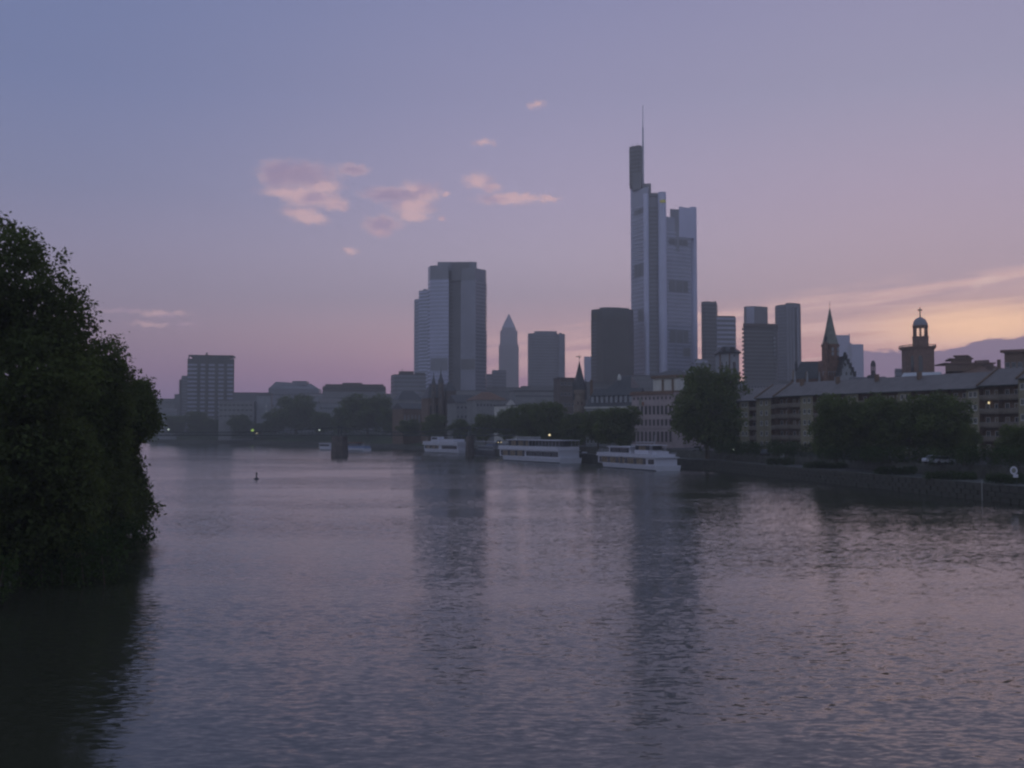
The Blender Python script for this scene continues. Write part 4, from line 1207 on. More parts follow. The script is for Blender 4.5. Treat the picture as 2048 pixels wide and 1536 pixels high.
def dome_tower():
    D = 450.0
    r = thing('church', 'brown sandstone church tower with open columned lantern, dome and cross', 'church', (X(1842, D), D, ZB))
    s = D / F; cx = X(1841, D, 680)
    # polygonal shaft
    hw = 28.0 * s
    sh = [(-hw, hw * 0.25), (-hw * 0.72, -hw * 0.6), (hw * 0.72, -hw * 0.6), (hw, hw * 0.25), (hw, hw), (-hw, hw)]
    pts = [(cx + a, D + b) for a, b in sh]
    mb = MB(); mb.prism(pts, ZB, Z(696, D), 'sandstone'); mb.build('wall', r)
    big = [(cx + a * 1.17, D + b * 1.17) for a, b in sh]
    mb = MB(); mb.prism(big, Z(696, D), Z(693.5, D), 'sandstone'); mb.prism([(cx + a * 1.1, D + b * 1.1) for a, b in sh], Z(698.5, D), Z(696, D), 'sandstone'); mb.build('cornice', r)
    mb = MB(); b1 = [(cx + a * 1.15, D + b * 1.15) for a, b in sh]
    for i in range(6):
        a, b = b1[i], b1[(i + 1) % 6]; t, L = unit(a, b)
        if i in (4,): continue
        n = (t[1], -t[0])
        mb.ebox(a, t, n, 0, L, -0.12, 0, Z(691, D), Z(689.8, D), 'sandstone')
        k = int(L / 0.8)
        for j in range(k + 1): mb.ebox(a, t, n, j * L / k - 0.08, j * L / k + 0.08, -0.12, 0, Z(693.5, D), Z(691, D), 'sandstone')
    mb.build('parapet', r)
    for px, w_ in ((1826, 1.6), (1841, 1.8), (1856, 1.6)):
        piece('tall_window', r, r, 'arch', w_, Z(712, D) - Z(744, D), None, X(px, D - hw * 0.6, 720), D - hw * 0.6 + (0.3 if px != 1841 else 0), Z(744, D), (px - 1841) * 0.004, ('sandstone', 'glass_dark'))
    # drum
    dr = 15.2 * s
    mb = MB(); mb.lathe(cx, D, [(dr * 1.05, Z(693, D)), (dr, Z(690, D)), (dr, Z(676, D)), (dr * 1.07, Z(675, D)), (dr * 1.07, Z(673.5, D))], 'sandstone', 20); mb.build('drum', r)
    # lantern columns: eight pairs
    for k in range(8):
        a = k * pi / 4 + pi / 8
        mb = MB(); x, y = cx + 12.4 * s * cos(a), D + 12.4 * s * sin(a)
        mb.lathe(x, y, [(0.52, Z(674, D)), (0.42, Z(672, D)), (0.38, Z(657, D)), (0.55, Z(655, D))], 'sandstone', 8); mb.build('column', r)
    mb = MB(); mb.lathe(cx, D, [(14.0 * s, Z(655.5, D)), (14.8 * s, Z(654, D)), (15.2 * s, Z(651.5, D)), (14.4 * s, Z(651, D))], 'sandstone', 20); mb.build('entablature', r)
    mb = MB(); mb.lathe(cx, D, [(14.2 * s * cos(a), Z(651, D) + 16.5 * s * sin(a)) for a in np.linspace(0, pi / 2 - 0.06, 9)], 'panel_mid', 20); mb.build('dome', r)
    mb = MB(); mb.lathe(cx, D, [(0.5, Z(636, D)), (0.3, Z(633, D)), (0.24, Z(630, D)), (0.22, Z(614.5, D))], 'iron', 8)
    mb.box(cx - 4.2 * s, cx + 4.2 * s, D - 0.2, D + 0.2, Z(621.5, D), Z(618.8, D), 'iron'); mb.build('cross', r)


dome_tower()
tower('building', 'grey block partly hidden behind the domed church tower', [(1792, 520), (1816, 522), (1816, 540), (1792, 540)], 737, 520, 'panel_mid', cat='building', bands=(14, 0.4, 0.2, 'panel_grey'))
house('building', 'building with long pale metal roof at the foot of the domed church tower', 1808, 340, 1878, 335, 10, 753, 745, wall='plaster_grey', roof='roof_pale', rows=0)

r, q, ze = house('building', 'large brown building with stepped tile roofs between domed tower and brick block', 1872, 400, 1992, 380, 26, 752, 722, wall='plaster_brown', roof='roof_tile', hip=(14, 16), rows=0)
for (a, b, y0, y1, dd) in ((1893, 1990, 735, 729, -2), (1904, 1946, 731, 717, 6), (1913, 1936, 718, 710, 9)):
    o, w, z0, z1 = addprism(r, [(a, 396 + dd), (b, 394 + dd), (b, 408 + dd), (a, 410 + dd)], y1, y0 + 8, 396, 'plaster_brown', 'upper_storey')
    mb = MB(); t, L = unit(w[0], w[1]); n = toward_cam(t, w[0]); mb.ebox(w[0], t, n, -0.6, L + 0.6, -12, 0.6, z1, z1 + 0.5, 'roof_tile'); mb.build('roof_slab', r)
r, q, ze = house('building', 'brown brick block with overhanging flat roof at the right edge', 2012, 330, 2100, 322, 20, 704, wall='plaster_brown', roof='sandstone', rows=4, cols=7, ww=1.3, wh=1.6)
mb = MB(); t, L = unit(q[0], q[1]); n = toward_cam(t, q[0]); mb.ebox(q[0], t, n, -1.0, L, -10, 1.0, ze + 0.1, ze + 0.9, 'sandstone'); mb.build('eaves', r)
mb = MB(); mb.prism(quad(2000, 300, 2004.5, 300, 1), Z(752, 300), Z(719, 300), 'plaster_brown')
ch = mb.build('chimney_stack'); ch.location = (0, 0, 0); tag(ch, 'lone thin chimney standing left of the brown brick block', 'chimney')


# ------------------------------------------------------------------ riverside apartment row with balconies
LA, LB = P(1512, 315), P(2031, 238)
LT, LL = unit(LA, LB)
LN = toward_cam(LT, LA)


def on_line(px, off=0.0):
    """distance along the facade line (set forward by off) at which column px is met"""
    k = (px - 1024) / (F * cos(TH))
    ax, ay = LA[0] + LN[0] * off, LA[1] + LN[1] * off
    return (k * ay - ax) / (LT[0] - k * LT[1])


def apartments():
    zE, zR, W = 21.0, 25.2, 13.0
    blocks = [
        ('grey-roofed apartment block at the left end of the riverside row, behind the tall tree', 1440, 1512, -1.5, -0.8, [(1440, 1479, 'b'), (1479, 1497, 'w'), (1497, 1512, 'b')]),
        ('short cream apartment block with balconies, second from the left in the riverside row', 1512, 1549, 0.0, -0.3, [(1512, 1541, 'w'), (1541, 1549, 'b')]),
        ('longest cream apartment block with balconies and unbroken grey roof behind the trees', 1549, 1957, 0.25, 0.0,
         [(1549, 1600, 'b'), (1600, 1625, 'w'), (1625, 1690, 'b'), (1690, 1716, 'w'), (1716, 1795, 'b'), (1795, 1821, 'w'), (1821, 1932, 'b'), (1932, 1957, 'w')]),
        ('cream apartment block with brown balconies and one lit lamp, near the right edge', 1957, 2036, 0.5, 0.5, [(1957, 2036, 'b')]),
        ('yellowish apartment block standing forward at the right edge of the riverside row', 2036, 2170, 5.0, 1.5, [(2036, 2060, 'w'), (2060, 2170, 'b')]),
    ]
    for label, a, b, off, dz, segs in blocks:
        s0, s1 = on_line(a, off), on_line(b, off)
        g = lambda s, n, off=off: (LA[0] + LT[0] * s + LN[0] * (n + off), LA[1] + LT[1] * s + LN[1] * (n + off))
        q = [g(s0, 0), g(s1, 0), g(s1, -W), g(s0, -W)]
        r = thing('apartment_building', label, 'apartment block', ((q[0][0] + q[2][0]) / 2, (q[0][1] + q[2][1]) / 2, ZB), 'apartment blocks along the riverside street')
        ze, zr = zE + dz, zR + dz
        ang = edge_ang(LT, LN)
        mb = MB(); mb.prism([g(s0, -1.5), g(s1, -1.5), g(s1, -W), g(s0, -W)], ZB, ze, 'plaster_brown'); mb.build('rear_wall', r)
        rows = 5; z0 = 5.6; fh = (ze - z0) / rows
        for (pa, pb, kind) in segs:
            sa, sb = on_line(pa, off), on_line(pb, off)
            sa, sb = max(sa, s0), min(sb, s1)
            wd = sb - sa
            if kind == 'w':
                mb = MB(); p0 = g(sa, 0); mb.ebox(p0, LT, LN, 0, wd, -1.6, 0.0, ZB, ze - 0.05, 'plaster_cream'); mb.build('stair_bay', r)
                for k in range(rows):
                    for u in (0.36, 0.72):
                        c = g(sa + wd * u, 0.0)
                        piece('window', r, r, 'window', 1.0, 1.35, None, c[0], c[1], z0 + fh * k + 1.0, ang, ('plaster_white', 'glass_dark'))
            else:
                nb = max(1, round(wd / 6.5))
                for k in range(rows):
                    for j in range(nb):
                        c0 = sa + wd * (j + 0.5) / nb; w1 = wd / nb
                        c = g(c0, -1.5)
                        piece('balcony', r, r, 'balcony', w1 - 0.12, 1.0, 1.45, c[0], c[1], z0 + fh * k, ang, ('balcony_paint', 'plaster_grey'))
                        m_ = max(2, round(w1 / 2.4))
                        for u in range(m_):
                            cc = g(sa + wd * j / nb + w1 * (u + 0.5) / m_, -1.5)
                            piece('window', r, r, 'window', 1.1 + 0.4 * (u % 2), 1.9 if u % 2 else 1.4, None, cc[0], cc[1], z0 + fh * k + (0.3 if u % 2 else 0.85), ang,
                                  (('plaster_white', 'glass_dark') if random.random() < 0.75 else ('plaster_white', 'curtain')))
                    if k == rows - 1: pass
                for j in range(nb + 1):
                    mb = MB(); mb.ebox(g(sa + wd * j / nb, 0), LT, LN, -0.08, 0.08, -1.5, -0.1, 5, ze - 0.1, 'plaster_brown'); mb.build('divider', r)
        mb = MB(); gable(mb, q, ze, zr, 'roof_grey', 0.8, 0, 0, wall='plaster_cream'); mb.build('roof', r)
        # gutter
        mb = MB(); mb.ebox(q[0], LT, LN, 0.1, s1 - s0 - .1, 0.78, 0.95, ze - 0.18, ze + 0.05, 'iron'); mb.build('gutter', r)
        # verge boards where the blocks meet
        mb = MB()
        e0, e1 = g(s0, 0.85), g(s0, -W / 2)
        mb.hexa([(*e0, ze - 0.1), (e0[0] + LT[0] * .4, e0[1] + LT[1] * .4, ze - 0.1), (e1[0] + LT[0] * .4, e1[1] + LT[1] * .4, zr - 0.1), (*e1, zr - 0.1)],
                [(*e0, ze + 0.35), (e0[0] + LT[0] * .4, e0[1] + LT[1] * .4, ze + 0.35), (e1[0] + LT[0] * .4, e1[1] + LT[1] * .4, zr + 0.35), (*e1, zr + 0.35)], 'plaster_brown')
        mb.build('fire_wall', r)
        if b - a > 60:
            for j in range(int((s1 - s0) // 14)):
                s = s0 + 6 + j * 14
                mb = MB(); c = g(s, -W / 2 + 1.5); mb.box(c[0] - 0.5, c[0] + 0.5, c[1] - 0.5, c[1] + 0.5, zr - 1.5, zr + 0.9, 'plaster_brown'); mb.build('chimney', r)
        if 'one lit lamp' in label:
            c = g(on_line(1970, off), -1.2); mb = MB(); z = 5.6 + fh * 3 + 2.35
            mb.lathe(c[0], c[1], [(0.06, z - 0.2), (0.2, z), (0.2, z + 0.2), (0.05, z + 0.35)], 'lamp_warm', 8); mb.build('balcony_lamp', r)


apartments()


# ------------------------------------------------------------------ trees
def leaf_mesh(name, lobes, n, size, seed, m, clump=0.6, per=14):
    """lobes: array of (x, y, z, rx, ry, rz); many leaf-sized faces gathered into sprays on and inside the lobes"""
    rng = np.random.default_rng(seed)
    lobes = np.array(lobes, float)
    area = (lobes[:, 3] * lobes[:, 5]); pr = area / area.sum()
    nc = n // per
    idx = rng.choice(len(lobes), nc, p=pr); L = lobes[idx]
    d = rng.normal(size=(nc, 3)); d /= np.linalg.norm(d, axis=1)[:, None]
    rad = rng.uniform(0.35, 1.0, nc) ** 0.45 * rng.uniform(0.92, 1.12, nc)
    cen = L[:, :3] + d * L[:, 3:6] * rad[:, None]
    cen = np.repeat(cen, per, 0); dd = np.repeat(d, per, 0); N = len(cen)
    pos = cen + rng.normal(size=(N, 3)) * clump
    nor = dd * 0.5 + rng.normal(size=(N, 3)) * 0.7 + np.array([0, 0, 0.5])
    nor /= np.linalg.norm(nor, axis=1)[:, None]
    u = np.cross(nor, rng.normal(size=(N, 3))); u /= np.linalg.norm(u, axis=1)[:, None]
    v = np.cross(nor, u)
    s = size * rng.uniform(0.6, 1.35, N)[:, None]
    a = pos - u * s; b = pos + v * s * 0.55 + nor * s * 0.12; c = pos + u * s; e = pos - v * s * 0.55 + nor * s * 0.12
    V = np.stack([a, b, c, e], 1).reshape(-1, 3)
    me = bpy.data.meshes.new(name)
    me.vertices.add(len(V)); me.vertices.foreach_set('co', V.ravel())
    me.loops.add(4 * N); me.loops.foreach_set('vertex_index', np.arange(4 * N))
    me.polygons.add(N); me.polygons.foreach_set('loop_start', np.arange(N) * 4)
    me.materials.append(M[m]); me.update(); me.validate()
    return me


def trunk_mesh(h, r0, seed, nl=7, spread=5.0):
    rng = random.Random(seed); mb = MB()
    p = (0, 0, -0.6); zz = 0
    prev = p; rr = r0
    for k in range(4):
        q = (rng.uniform(-.3, .3) * k, rng.uniform(-.3, .3) * k, h * (k + 1) / 4)
        mb.tube(prev, q, rr, rr * 0.78, 'bark', 8); prev = q; rr *= 0.78
    for i in range(nl):
        a = i * 2.4 + rng.random(); z = h * rng.uniform(0.45, 0.95)
        e = (cos(a) * spread * rng.uniform(0.5, 1), sin(a) * spread * rng.uniform(0.5, 1), z + h * rng.uniform(0.25, 0.6))
        m_ = (e[0] * 0.45, e[1] * 0.45, z + (e[2] - z) * 0.6)
        mb.tube((0, 0, z), m_, r0 * 0.35, r0 * 0.22, 'bark', 6); mb.tube(m_, e, r0 * 0.22, r0 * 0.06, 'bark', 5)
    return mb.mesh('trunk')


# prototypes for the far trees: 16 m high, about 15 m wide
PROTO = []
for k in range(5):
    rng = random.Random(50 + k)
    lob = []
    for i in range(26):
        a = rng.uniform(0, 2 * pi); z = rng.uniform(2.9, 13.4)
        rr = 5.6 * sqrt(max(0.05, 1 - ((z - 7.9) / 6.9) ** 2)) * rng.uniform(0.35, 1.0)
        q = rng.uniform(1.5, 2.7)
        lob.append((cos(a) * rr, sin(a) * rr, z, q * 1.15, q * 1.15, q * 0.9))
    lob.append((0, 0, 8, 4.2, 4.2, 5.2))
    PROTO.append((leaf_mesh('crown', lob, 19000, 0.30, k, 'leaf_far', 0.45), trunk_mesh(8, 0.42, k)))


def far_tree(px, D, ytop, wpx, label, k, group='trees along the north bank', base=None):
    zb = ground_z(D) if base is None else base
    h = Z(ytop, D) - zb; w = wpx * D / F
    r = thing('tree', label, 'tree', (X(px, D), D, zb), group)
    r.scale = (w / 14.5, w / 14.5, h / 15.6); r.rotation_euler = (0, 0, k * 1.3 + px)
    c = bpy.data.objects.new('crown', PROTO[k % 5][0]); t = bpy.data.objects.new('trunk', PROTO[k % 5][1])
    for o in (c, t): COL.objects.link(o); o.parent = r
    return r


TG = 'trees along the quay street'
far_tree(1414, 300, 732, 168, 'tallest broad riverside tree, beside the pink palace', 0, TG, 4)
far_tree(1452, 330, 775, 90, 'tree leaning out to the right behind the tallest riverside tree', 1, TG)
far_tree(1672, 225, 786, 112, 'round tree left of three in front of the longest apartment block', 2, TG)
far_tree(1762, 222, 783, 136, 'middle round tree in front of the longest apartment block', 3, TG)
far_tree(1874, 212, 782, 140, 'rightmost of three round trees in front of the longest apartment block', 4, TG)
far_tree(1717, 232, 803, 84, 'smaller tree filling the gap between the left and middle round trees', 0, TG)
far_tree(1818, 226, 800, 88, 'smaller tree filling the gap between the middle and rightmost round trees', 1, TG)
far_tree(1934, 206, 842, 60, 'low young tree at the foot of the right stair bay', 3, TG)
far_tree(2040, 190, 846, 90, 'small tree low at the right edge, below the brown balconies', 1, TG)
far_tree(1240, 352, 811, 98, 'broad tree in front of the pink palace left corner', 2, TG)
far_tree(1196, 372, 818, 70, 'small tree between the round tower and the pink palace', 4, TG)
far_tree(1150, 400, 822, 70, 'small tree at the foot of the round slate-spired tower', 3, TG)
far_tree(1105, 420, 802, 82, 'round tree left of the slate-spired round tower', 0, TG)
far_tree(1060, 435, 804, 84, 'round tree behind the long white ship', 2, TG)
far_tree(1018, 470, 812, 62, 'small tree below the bright white gable', 4, TG)
far_tree(972, 500, 826, 62, 'low tree behind the dark-hulled boat', 1, TG)
far_tree(920, 560, 836, 54, 'low tree right of the twin-spired church foot', 3, TG)
far_tree(868, 580, 828, 60, 'low tree directly below the twin-spired church', 0, TG)
far_tree(818, 640, 838, 56, 'low tree below the arched-window building', 4, TG)
FG = 'trees on the far bank below the skyline'
far_tree(735, 760, 785, 108, 'broad domed tree below the rounded brown building', 1, FG)
far_tree(690, 790, 812, 70, 'smaller tree leaning on the broad domed tree', 3, FG)
far_tree(783, 735, 812, 60, 'small tree right of the broad domed tree', 2, FG)
far_tree(592, 850, 788, 98, 'broad tree below the bluish metal-roofed block', 4, FG)
far_tree(550, 880, 822, 54, 'low tree between the pale end building and a broad tree', 0, FG)
far_tree(640, 830, 822, 50, 'low tree below the white rendered building', 2, FG)
far_tree(480, 900, 827, 56, 'round tree in front of the low banded building', 3, FG)
far_tree(430, 930, 835, 50, 'low tree below the striped high-rise, right side', 1, FG)
far_tree(395, 950, 822, 62, 'round tree below the striped high-rise, middle', 0, FG)
far_tree(352, 970, 830, 50, 'low tree below the striped high-rise, left side', 2, FG)
far_tree(322, 990, 836, 44, 'low tree just clear of the big left tree', 4, FG)
far_tree(450, 920, 846, 44, 'bushy young tree low on the far bank', 4, FG)
far_tree(520, 900, 846, 44, 'bushy young tree by the greenish street light', 2, FG)


# hedges and bushes as things
def bush(px, D, w, h, label, seed, base=None, dep=2.2, grp='bushes along the quay'):
    zb = ground_z(D) if base is None else base
    rng = random.Random(seed)
    lob = []
    nn = max(3, int(w / 1.4))
    for i in range(nn):
        lob.append((-w / 2 + w * (i + 0.5) / nn, rng.uniform(-.5, .5), h * rng.uniform(0.4, 0.55), w / nn * 0.8, dep / 2, h * 0.45))
    r = thing('bush', label, 'bush', (X(px, D), D, zb), grp)
    c = bpy.data.objects.new('foliage', leaf_mesh('foliage', lob, int(500 * w), 0.13, seed, 'leaf_bush', 0.25, 10)); COL.objects.link(c); c.parent = r
    mb = MB()
    for i in range(nn): mb.tube((lob[i][0], 0, -0.3), (lob[i][0] + rng.uniform(-.4, .4), 0, h * 0.6), 0.06, 0.03, 'bark', 5)
    s = bpy.data.objects.new('stems', mb.mesh('stems')); COL.objects.link(s); s.parent = r


bush(1525, 268, 18, 3.8, 'dark hedge on the quay below the left balconies', 1)
bush(1590, 250, 12, 3.4, 'bush below the second pale stair bay', 2)
bush(1800, 200, 14, 3.2, 'long dark bush under the three round trees', 3)
bush(1905, 190, 9, 3.0, 'bush below the rightmost round tree', 4)
bush(1975, 184, 10, 3.6, 'tall bush at the foot of the right stair bay', 5)
bush(2045, 176, 9, 3.6, 'bush behind the round navigation sign', 6)
bush(1700, 218, 13, 3.0, 'low bush left under the round trees', 7)
for i_, (px_, D_, w_, h_, lb_) in enumerate(((2010, 168, 6, 1.6, 'low scrub on the promenade just left of the river sign'), (1900, 182, 8, 1.3, 'patch of scrub on the promenade below the two parked cars'),
        (1790, 203, 7, 1.5, 'scrub against the retaining wall below the middle round tree'), (1650, 236, 9, 1.4, 'scrub against the retaining wall left of the round trees'),
        (1560, 258, 6, 1.8, 'scrub tuft at the end of the ramp wall'))):
    kk_ = [j for j in range(len(bank) - 1) if bank[j][1] <= D_ <= bank[j + 1][1]][0]
    bush(px_, D_, w_, h_, lb_, 60 + i_, base=2.6, dep=1.6)
bush(1476, 286, 12, 3.0, 'bush beside the tallest riverside tree', 8)
for i, (a, d, w_) in enumerate(((330, 1000, 30), (420, 938, 40), (520, 892, 40), (620, 842, 36), (720, 772, 34))):
    bush(a, d, w_ + 8, 6.5, ['shrubs on the far embankment beside the big left tree', 'shrubs on the far embankment below the striped high-rise',
                          'shrubs on the far embankment by the green street light', 'shrubs on the far embankment below the metal-roofed block',
                          'shrubs on the far embankment below the broad domed tree'][i], 20 + i, base=4.0, dep=6, grp='shrubs on the far embankment')


# big near trees on the island, grown from lobes that fill each crown
def in_poly(x, y, poly):
    c = False; n = len(poly)
    for i in range(n):
        x1, y1 = poly[i]; x2, y2 = poly[(i + 1) % n]
        if (y1 > y) != (y2 > y) and x < (x2 - x1) * (y - y1) / (y2 - y1) + x1: c = not c
    return c


def edge_dist(x, y, poly):
    m = 1e9; n = len(poly)
    for i in range(n):
        x1, y1 = poly[i]; x2, y2 = poly[(i + 1) % n]
        dx, dy = x2 - x1, y2 - y1
        t = max(0, min(1, ((x - x1) * dx + (y - y1) * dy) / (dx * dx + dy * dy)))
        m = min(m, sqrt((x - x1 - t * dx) ** 2 + (y - y1 - t * dy) ** 2))
    return m


def near_tree(label, D, prof, trunk_x, nlobes, nleaf, seed, rmin=0.9, rmax=2.8, maxdepth=6.0):
    """prof: crown outline in metres (x, z) in the tree's own upright plane"""
    rng = random.Random(seed)
    lob = []
    xs = [p[0] for p in prof]; zs = [p[1] for p in prof]
    tries = 0
    while len(lob) < nlobes and tries < 40000:
        tries += 1
        x = rng.uniform(min(xs), max(xs)); z = rng.uniform(min(zs), max(zs))
        if not in_poly(x, z, prof): continue
        ed = edge_dist(x, z, prof)
        if ed < rmin * 0.7: continue
        rr = min(rmax, ed * rng.uniform(0.8, 1.02))
        if rr > 1.9 and rng.random() < 0.55: rr *= 0.7
        dep = min(maxdepth, ed + 1.2)
        dy = rng.uniform(-dep, dep); kk = (D + dy) / D
        lob.append((x * kk - trunk_x, dy, max(0.9, H + (z - H) * kk), rr, rr, rr * 0.85))
    r = thing('tree', label, 'tree', (trunk_x, D, 1.2), 'big trees on the island')
    me = leaf_mesh('crown', [(a, b, c - 1.2, d, e, f) for a, b, c, d, e, f in lob], nleaf, 0.19, seed, 'leaf_near', 0.36, 18)
    c = bpy.data.objects.new('crown', me); COL.objects.link(c); c.parent = r
    t = bpy.data.objects.new('trunk', trunk_mesh((max(zs)) * 0.62, 0.6, seed, 10, 6.5)); COL.objects.link(t); t.parent = r


def prof(pts, D): return [(X(a, D, b), Z(b, D)) for a, b in pts]


near_tree('tallest leafy tree at the left edge, its crown reaching down to the water', 78,
          prof([(-420, 420), (-200, 400), (-40, 412), (20, 436), (66, 466), (100, 492), (140, 508), (150, 545), (176, 580), (186, 615), (188, 650), (196, 700), (200, 760), (206, 850), (204, 940), (212, 1010),
                (196, 1080), (180, 1120), (60, 1136), (-420, 1140)], 78), -43, 330, 230000, 3)
near_tree('middle tree of the left group, round dome just right of the tallest', 96,
          prof([(60, 780), (150, 720), (196, 676), (214, 662), (234, 664), (248, 682), (258, 716), (264, 760), (262, 900), (258, 1000), (262, 1070), (240, 1092), (40, 1095), (30, 900)], 96), -43, 130, 90000, 4)
near_tree('rightmost and farthest tree of the left group with branches trailing over the river', 112,
          prof([(190, 830), (252, 770), (272, 744), (300, 758), (312, 800), (318, 836), (316, 868), (296, 888), (272, 898), (276, 920), (290, 936), (302, 950), (290, 962), (296, 984),
                (310, 1000), (330, 1014), (318, 1024), (296, 1040), (300, 1056), (286, 1064), (150, 1066), (140, 900)], 112), -44.5, 150, 90000, 5, rmin=0.6, rmax=2.2, maxdepth=4)
near_tree('leafy tree beyond the left edge of the frame, nearer the bridge', 52,
          [(-60, 1.5), (-60, 20), (-52, 24), (-44, 22), (-36, 17), (-31.5, 10), (-31, 3), (-33, 1.2)], -45, 120, 60000, 6)
bush(30, 76, 15, 4.6, 'dark bush at the water under the tallest left tree', 32, base=-0.4, dep=3.5, grp='bushes on the island')
bush(-200, 66, 14, 3.2, 'bush at the water beyond the left edge of the frame', 33, base=0.6, dep=3.5, grp='bushes on the island')
bush(120, 92, 16, 2.6, 'low riverbank bushes below the leafy island trees', 31, base=0.8, dep=3.5, grp='bushes on the island')

# ------------------------------------------------------------------ footbridge
def footbridge():
    A, B = (34, 452), (-178, 470)
    t, L = unit(A, B); n = toward_cam(t, (-70, 460)); zd = 9.3
    r = thing('footbridge', 'iron footbridge on red sandstone piers crossing behind the ships', 'bridge', (A[0], A[1], 0))
    mb = MB(); mb.ebox(A, t, n, 0, L, -2.6, 2.6, zd - 0.5, zd, 'iron'); mb.build('deck', r)
    p1 = (A[0] + 18.6 - 0, 0)
    sp = [(X(940, 457) - A[0]) / t[0], (X(681, 463) - A[0]) / t[0]]
    sp.append(sp[1] + (sp[1] - sp[0]) * 0.95)
    def chord(s):
        # high over the piers, low at mid span
        s0, s1 = sp[0], sp[1]
        if s < s0: u = s / s0; return 1.2 + 2.2 * u ** 2
        if s <= s1: u = (s - s0) / (s1 - s0) * 2 - 1; return 1.2 + 2.2 * u ** 2
        u = min(1, (s - s1) / (sp[2] - s1)); return 1.2 + 2.2 * (1 - u) ** 2
    for side in (-2.6, 2.6):
        g = lambda s, z: (A[0] + t[0] * s + n[0] * side, A[1] + t[1] * s + n[1] * side, z)
        mb = MB(); N = 64
        for i in range(N):
            a, b = L * i / N, L * (i + 1) / N
            mb.tube(g(a, zd + chord(a)), g(b, zd + chord(b)), 0.16, 0.16, 'iron', 5)
        mb.tube(g(0, zd + 1.1), g(L, zd + 1.1), 0.06, 0.06, 'iron', 5)
        mb.build('truss_chord', r)
        mb = MB()
        for i in range(N):
            a = L * i / N; b = L * (i + 1) / N
            mb.tube(g(a, zd), g(a, zd + chord(a)), 0.07, 0.07, 'iron', 4)
            mb.tube(g(a, zd), g(b, zd + chord(b)), 0.05, 0.05, 'iron', 4)
        stuff(mb.build('truss_web', r))
    for k, s in enumerate(sp[:2]):
        c = (A[0] + t[0] * s, A[1] + t[1] * s)
        q = []
        hw = 2.7 if k else 1.3
        for (a, b) in ((-hw, 5.5), (hw, 5.5), (hw, -5.5), (0, -7.5), (-hw, -5.5)):
            q.append((c[0] + t[0] * a + n[0] * -b, c[1] + t[1] * a + n[1] * -b))
        mb = MB(); mb.prism(q, -3, zd - 0.55, 'pier_stone', scale_top=0.86); p = mb.build('pier', r)
        for sd in (-2.6, 2.6):
            mb = MB(); x, y = c[0] + n[0] * sd, c[1] + n[1] * sd
            mb.tube((x, y, zd - 0.5), (x, y, zd + 3.9), 0.35, 0.25, 'iron', 8); mb.build('pylon', r)


footbridge()


# ------------------------------------------------------------------ ships
def hull(mb, L, Bm, zt, m, rub, bow=0.16, stern=0.05, sheer=0.25):
    N = 14; secs = []
    for i in range(N + 1):
        u = i / N
        w = Bm / 2 * min(1, (u / bow) ** 0.55 if u < bow else 1) * min(1, ((1 - u) / stern) ** 0.4 if (1 - u) < stern and u < 1 else 1)
        w = max(w, 0.12 if u < 0.5 else Bm * 0.33)
        z = zt + sheer * max(0, (0.25 - u) / 0.25) ** 1.5
        x = L * u
        rake = 1.2 * max(0, 1 - u / bow) if u < bow else 0
        secs.append([(x + rake, -w * 0.82, -0.6), (x + rake * 0.6, -w * 0.94, 0.26), (x, -w, z), (x, w, z), (x + rake * 0.6, w * 0.94, 0.26), (x + rake, w * 0.82, -0.6)])
    i0 = len(mb.v)
    for s_ in secs: mb.v += s_
    for i in range(N):
        for j in range(6):
            k = (j + 1) % 6
            a = i0 + i * 6
            mb.f.append((a + j, a + k, a + 6 + k, a + 6 + j)); mb.mi.append(mb.slot(rub if j in (0, 4, 5) else m))
    mb.f.append(tuple(i0 + j for j in range(6))[::-1]); mb.mi.append(mb.slot(m))
    mb.f.append(tuple(i0 + N * 6 + j for j in range(6))); mb.mi.append(mb.slot(m))


